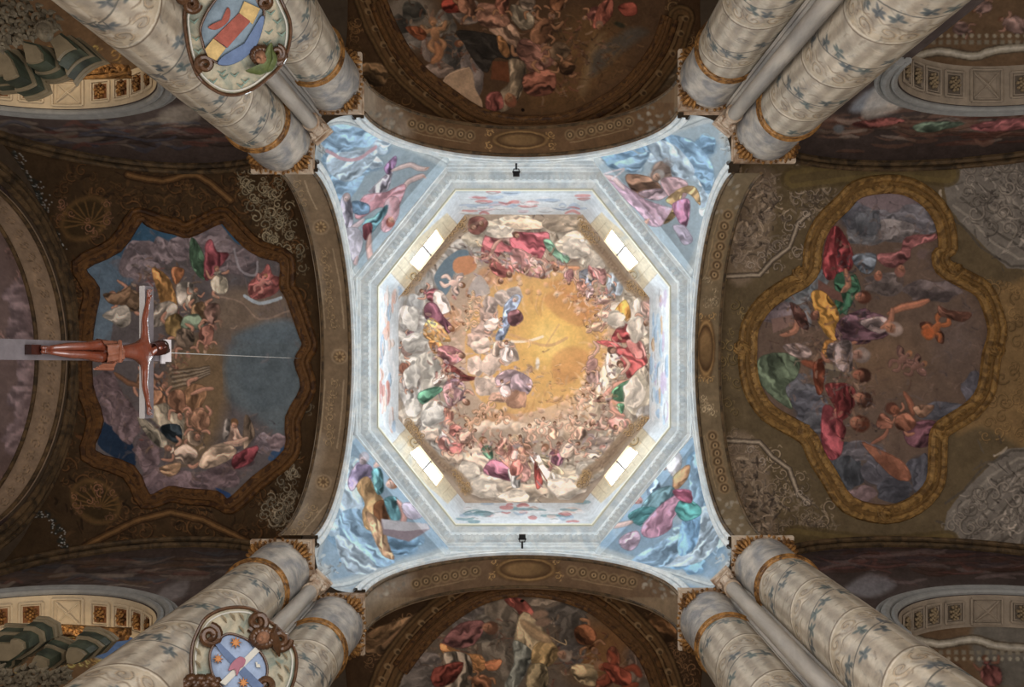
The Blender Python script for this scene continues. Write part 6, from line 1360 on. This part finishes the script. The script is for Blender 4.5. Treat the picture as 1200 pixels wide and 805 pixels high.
def cartouche(cxp, cyp, H, lab, striped):
    c0 = Vector(Wp(cxp, cyp, H)); hd_ = Vector((-c0.x, -c0.y, 0)).normalized(); nrm = (hd_*.62-Vector((0, 0, .78))).normalized()
    S_ = Vector((-hd_.y, hd_.x, 0)); T_ = nrm.cross(S_).normalized()
    def q(px, py, d=0):       # stand a point of the shield on its own tilted board
        r = Vector(((px-614)/1000, (py-430)/1000, 1)); k = (c0+nrm*d).dot(nrm)/r.dot(nrm); return r*k
    root = empty('carved_shield', tuple(c0), lab, 'shield', 'carved shields on the piers')
    def plate(name, path, m_, d0, d1, sm=True, par=root, bulge=0):
        P = smooth_pts(path, True, 4) if sm else np.array(path, float); n = len(P); cc = P.mean(0); mb = MB(); V = []; F = []
        rings_ = ((1, d0), (1, d1-.012), (.97, d1), (.75, d1+bulge*.5), (.4, d1+bulge*.9))
        for s_, d in rings_: V += [q(*(cc+(p-cc)*s_), d) for p in P]
        for j in range(len(rings_)-1): F += [(j*n+i, j*n+(i+1) % n, (j+1)*n+(i+1) % n, (j+1)*n+i) for i in range(n)]
        V.append(q(*cc, d1+bulge)); z = (len(rings_)-1)*n; F += [(z+i, z+(i+1) % n, len(V)-1) for i in range(n)]
        mb.add(V, F); return mb.build(name, m_, par)
    def rope(name, path, r, m_, d, closed=True, par=root, sm=True):
        P = smooth_pts(path, closed, 4) if sm else path; mb = MB(); mb.tube([q(*p, d) for p in P], r, 8, closed=closed); return mb.build(name, m_, par)
    return q, root, plate, rope, nrm, T_, S_
def curl(q, x, y, r, d, turns=1.6, a0=0, f=1):
    return [q(x+r*(1-.8*t)*math.cos(a0+f*t*turns*6.28), y+r*(1-.8*t)*math.sin(a0+f*t*turns*6.28), d+.05*t) for t in np.linspace(0, 1, 26)]
K2 = tile(200, 0, 4)
q, root, plate, rope, nrm, T_, S_ = cartouche(278, 45, 9.0, 'carved oval shield with a yellow and red striped field and a green winged mask', True)
out = K2(70, 40, 75, 180, 100, 290, 140, 370, 220, 430, 300, 445, 380, 420, 450, 370, 520, 300, 555, 210, 560, 110, 530, 30, 480, -60, 380, -120, 240, -140, 140, -90)
plate('back_board', out, shield_bg, -.05, 0, bulge=.06); rope('rim', out, .02, bronze, .01); rope('inner_rim', [(np.array(p)-(278, 42))*.93+(278, 42) for p in out], .010, white_m, .02)
inner = K2(140, 130, 150, 200, 170, 250, 230, 300, 300, 290, 360, 240, 410, 160, 435, 90, 430, 20, 380, -50, 300, -60, 240, -30, 180, 40)
fld = plate('field', inner, slate_m, .02, .08, bulge=.06); rope('field_rim', inner, .014, bronze, .10)
st = [K2(160, 230, 200, 180, 260, 225, 215, 285, 175, 265), K2(200, 180, 320, 60, 385, 90, 265, 225), K2(320, 60, 345, 5, 420, 40, 385, 115)]
for p_, m_ in zip(st, (yellow_m, red_m, yellow_m)): plate('stripe', p_, m_, .12, .16, sm=False, bulge=.01, par=fld)
plate('blue_band', K2(220, 300, 250, 260, 340, 210, 400, 120, 425, 75, 440, 90, 410, 200, 350, 270, 280, 305), blue_m, .10, .15, bulge=.01, par=fld)
plate('red_beast', K2(175, 130, 200, 110, 240, 100, 255, 70, 265, 35, 280, 50, 275, 90, 250, 120, 210, 140), red_m, .12, .15, bulge=.01, par=fld)
mb = MB()
for x, y, r in ((0, 0, 0),): pass
for (u, v, r, a0, f) in ((100, 20, 9, 0, 1), (160, 300, 10, 2, 1), (60, -10, 8, 1, -1), (440, 10, 9, 3, 1), (500, 270, 9, 0, -1)): mb = MB(); mb.tube(curl(q, *K2(u, v), r, .06, a0=a0, f=f), [.036]*20+[.028]*6, 8); mb.build('scroll', bronze, root)
mb = MB()
for k in range(16):
    x, y = K2(*[(250, 360), (300, 350), (350, 380), (420, 120), (460, 150), (500, 100), (450, 200), (110, 100), (120, 180), (130, 240), (470, 60), (200, 380), (520, 160), (120, 30), (240, 340), (330, 400)][k])
    mb = MB(); mb.tube([q(x-5, y-2, .04), q(x, y+2, .07), q(x+5, y-3, .05)], [.006, .014, .004], 6); mb.build('leaf_relief', mat('leaf_relief_green', rgb((130, 150, 136)), var=.3, scale=9), root)
hx, hy = K2(425, 270)
mk = MB(); mk.ball(q(hx, hy, .20), (.065, .075, .09), 12, 9); mk.ball(q(hx-3, hy+3, .30), (.03, .03, .03), 8, 5); mk.ball(q(hx-4, hy-3, .27), (.02, .02, .02), 6, 4); mk.ball(q(hx+4, hy+1, .27), (.02, .02, .02), 6, 4); mask_o = mk.build('mask', mat('mask_skin', rgb((140, 98, 72)), var=.5, scale=20), root)
mb = MB()
for k in range(14): t = k*.45; mb.ball(q(hx+6.5*math.cos(t)*1.3, hy-3+7*math.sin(t), .15), (.055, .055, .05), 6, 5)
mb.tube(curl(q, *K2(500, 250), 9, .10, a0=-1.5, f=1), .03, 8)
mb.build('mask_hair', bronze, root)
for pth in (K2(350, 330, 380, 345, 430, 350, 470, 320, 480, 260, 475, 200, 450, 225, 440, 290, 400, 325), K2(450, 340, 490, 320, 500, 270, 480, 230, 470, 200, 480, 290)):
    plate('wing', pth, green_m, .16, .22, bulge=.03)
K3 = tile(200, 600, 3.927)
q, root, plate, rope, nrm, T_, S_ = cartouche(282, 775, 9.2, 'carved oval shield with orange stars on a blue field below the lower left capitals', False)
out = K3(95, 700, 100, 620, 120, 560, 160, 490, 230, 450, 310, 438, 380, 450, 450, 500, 530, 570, 575, 650, 575, 740, 550, 820, 500, 900, 400, 950, 260, 950, 150, 890, 105, 800)
plate('back_board', out, shield_bg, -.05, 0, bulge=.06); rope('rim', out, .02, bronze, .01); rope('inner_rim', [(np.array(p)-(286, 777))*.92+(286, 777) for p in out], .010, white_m, .02)
inner = K3(180, 660, 200, 610, 250, 565, 300, 565, 370, 600, 430, 670, 445, 740, 420, 800, 380, 850, 300, 860, 230, 800, 190, 740)
fld = plate('field', inner, pale_blue, .02, .08, bulge=.06); rope('field_rim', inner, .014, bronze, .10)
plate('blue_band', K3(205, 610, 225, 600, 430, 800, 400, 830, 330, 760, 240, 660), blue_m, .13, .15, sm=False, bulge=.0, par=fld); plate('white_band', K3(390, 620, 410, 640, 250, 800, 225, 785), white_m, .13, .152, sm=False, par=fld)
for (u, v, r) in ((300, 600, 30), (218, 675, 26), (335, 785, 28)):
    x, y = K3(u, v); P_ = [(x+(r/4 if k % 2 == 0 else r/9)*math.cos(k*PI/8), y+(r/4 if k % 2 == 0 else r/9)*math.sin(k*PI/8)) for k in range(16)]
    plate('star', P_, orange_m, .13, .17, sm=False, bulge=.01, par=fld)
plate('crescent', K3(390, 690, 395, 715, 415, 715, 410, 700, 400, 700, 398, 690), white_m, .13, .16, sm=False, par=fld)
plate('pink_beast', K3(265, 730, 285, 690, 320, 665, 345, 680, 335, 710, 320, 720, 305, 755, 295, 725), pink_m, .15, .18, bulge=.01, par=fld)
mb = MB()
for (u, v, r, a0, f) in ((180, 570, 13, -1.5, 1), (400, 505, 12, 2.5, -1), (505, 590, 12, 0, 1), (440, 800, 11, 1, 1)): mb = MB(); mb.tube(curl(q, *K3(u, v), r, .07, a0=a0, f=f), [.04]*20+[.03]*6, 8); mb.build('scroll', bronze, root)
mb = MB()
for k in range(18): mb.ball(q(*K3(60+k*9, 780+18*math.sin(k*1.3)), .08), (.06, .05, .05), 6, 5)
mb.build('leaf_crest', bronze, root)
hx, hy = K3(425, 580)
mb = MB(); mb.ball(q(hx, hy, .20), (.07, .07, .09), 12, 9); mb.ball(q(hx-3, hy+1, .30), (.03, .03, .03), 8, 5); mb.build('mask', mat('mask_skin'), root)
mb = MB()
for k in range(15): t = k*.42; mb.ball(q(hx+9*math.cos(t)*1.2, hy+8*math.sin(t), .13), (.06, .06, .05), 6, 5)
mb.tube([q(*K3(500, 665), .1), q(*K3(490, 620), .14), q(*K3(470, 560), .16), q(*K3(485, 520), .12)], [.01, .05, .05, .02], 6)
mb.build('mask_hair', bronze, root)
mb = MB()
for k in range(14):
    x, y = K3(*[(250, 490), (290, 480), (330, 480), (330, 540), (130, 640), (130, 700), (140, 760), (500, 700), (530, 660), (510, 760), (470, 820), (540, 720), (160, 820), (480, 650)][k])
    mb = MB(); mb.tube([q(x-4, y-4, .05), q(x, y, .075), q(x+2, y+5, .05)], [.006, .014, .004], 6); mb.build('leaf_relief', cream, root)

# ------------------------------------------------------------------ organ cases in the two left aisles
def organ(y_dir, polys, orn, lab, H=10.6):
    root = empty('organ_case', Wp(*polys[0][0], H), lab, 'organ case')
    for P in polys:
        A = np.array(P, float); cc = A.mean(0)
        for k, (s_, z0, z1, m_) in enumerate(((1.0, .26, .32, cream), (.93, .20, .26, cream), (.84, .05, .20, green_paint), (.80, .0, .05, cream), (.62, -.22, .0, green_paint), (.50, -.28, -.22, cream))):
            mb = MB(); Q = cc+(A-cc)*s_; mb.prism([tuple(Wp(x, y, H)[:2]) for x, y in Q], H+z0, H+z1)
            mb.build('cornice_step' if k != 4 else 'pedestal', m_, root, smooth=False)
    mb = MB(); r = random.Random(5)
    for (x, y, s_) in orn:
        a0 = r.random()*6
        pts_ = [Wp(x+s_*(1-.85*t)*math.cos(a0+t*9), y+s_*(1-.85*t)*math.sin(a0+t*9), H-.55-.12*t) for t in np.linspace(0, 1, 22)]
        mb.tube(pts_, [.024]*16+[.02]*6, 7)
        for k in range(7):
            t = a0+k*.9; b = Wp(x+s_*math.cos(t), y+s_*math.sin(t), H-.5); e = Wp(x+s_*1.7*math.cos(t+.4), y+s_*1.7*math.sin(t+.4), H-.6)
            mb.tube([b, (b+e)/2+np.array((0, 0, -.06)), e], [.02, .032, .008], 6)
    mb.build('carved_foliage', mat('grey_carving', rgb((122, 110, 90)), var=.5, scale=12, rough=.5, bump=.4), root)
    return root
arcp = lambda x0, y0, x1, y1, sag: [(x0+(x1-x0)*t-(y1-y0)*sag*4*t*(1-t)/1, y0+(y1-y0)*t+(x1-x0)*sag*4*t*(1-t)) for t in np.linspace(0, 1, 9)]
root = organ(-1, [[(-15, 50), (18, 48), (30, 62), (40, 84), (45, 98)]+arcp(45, 100, 16, 110, -.06)+[(14, 99), (-15, 102)],
                  [(28, 42), (60, 50), (70, 64), (72, 80)]+arcp(72, 80, 38, 88, -.1)+[(34, 66)],
                  [(58, 48), (80, 34), (96, 46)]+arcp(115, 64, 75, 92, .12)+[(68, 66)]],
      [(8, 12, 9), (26, 8, 9), (44, 20, 9), (24, 28, 8), (8, 34, 9), (38, 38, 7), (60, 28, 9), (2, 52, 7), (-4, 22, 8), (20, 46, 6)], 'pale green stepped organ cornice with carved leaves and a cherub mask, upper left corner')
mb = MB(); p = Wp(53, 38, 9.9)
mb.ball(p, (.09, .11, .09), 12, 9); mb.ball(p+np.array((0, .02, -.09)), (.02, .03, .02), 6, 4)
for s in (-1, 1): mb.ball(p+np.array((s*.035, -.01, -.08)), (.012, .012, .01), 6, 4); mb.ball(p+np.array((s*.05, .04, -.06)), (.03, .03, .02), 6, 4)
for k in range(12): t = 3.3+k*.25; mb.ball(p+np.array((.10*math.cos(t), .11*math.sin(t), -.01)), (.035, .035, .03), 6, 4)
mb.build('cherub_mask', mat('grey_carving'), root)
K1 = tile(0, 600, 3.927)
organ(1, [K1(-40, 545, 100, 550, 110, 512, 160, 515, 215, 545, 225, 600, 180, 640, 140, 670, 90, 700, -40, 700), K1(200, 600, 240, 610, 310, 640, 312, 690, 250, 740, 160, 700, 180, 640), K1(340, 560, 400, 565, 460, 590, 495, 620, 440, 680, 380, 700, 330, 690, 320, 620), K1(25, 640, 45, 625, 65, 655, 60, 720, 30, 745, 20, 700)],
      [tuple(K1(u, v))+(s_,) for u, v, s_ in ((150, 740, 8), (90, 760, 8), (200, 760, 8), (40, 780, 7), (250, 770, 7), (130, 790, 8), (10, 740, 7), (300, 745, 6))], 'green grey stepped organ cornice in the lower left corner, before the lit arch')
# gilt hood behind the organ cases, lit by the lamps of the aisle
for y0, f, lab in ((84, 1, 'gilt carved hood glowing behind the upper left organ cornice'), (742, -1, 'gilt carved hood glowing behind the lower left organ cornice')):
    mb = MB(); H = 12.4
    for k in range(18):
        x = 52+k*5.6; y = y0+f*4*math.sin(k*.35)
        mb.tube([Wp(x+5*(1-t)*math.cos(t*8+k), y+5*(1-t)*math.sin(t*8+k), H-.05*t) for t in np.linspace(0, .85, 14)], .03, 6)
    mb.tube([Wp(45, y0-f*6, H), Wp(80, y0-f*9, H), Wp(120, y0-f*8, H), Wp(150, y0-f*4, H)], .05, 8); mb.tube([Wp(45, y0+f*8, H), Wp(80, y0+f*8, H), Wp(120, y0+f*6, H), Wp(152, y0, H)], .03, 8)
    mb.prism([tuple(Wp(x, y, H)[:2]) for x, y in ((45, y0-6), (150, y0-4), (150, y0+5), (45, y0+7))], H+.08, H+.12)
    o = mb.build('gilt_hood', gold); tag(o, lab, 'hood')
for x, y, s in ((-7.0, -4.75, 1), (-7.0, 4.3, 1)):
    l = D.lights.new('aisle_lamp', 'AREA'); l.shape = 'DISK'; l.size = .6; l.energy = 13; l.color = (1, .82, .58)
    o = D.objects.new('aisle_lamp', l); C.objects.link(o); o.location = (x, y, EYE+11.5); o.rotation_euler = (PI, 0, 0)
for x, y, s in ((7.6, -4.3, 1), (7.6, 3.8, 1)):
    l = D.lights.new('aisle_lamp', 'AREA'); l.shape = 'DISK'; l.size = 1.2; l.energy = 40; l.color = (1, .93, .84)
    o = D.objects.new('aisle_lamp', l); C.objects.link(o); o.location = (x, y, EYE+7.0); o.rotation_euler = (PI, 0, 0)
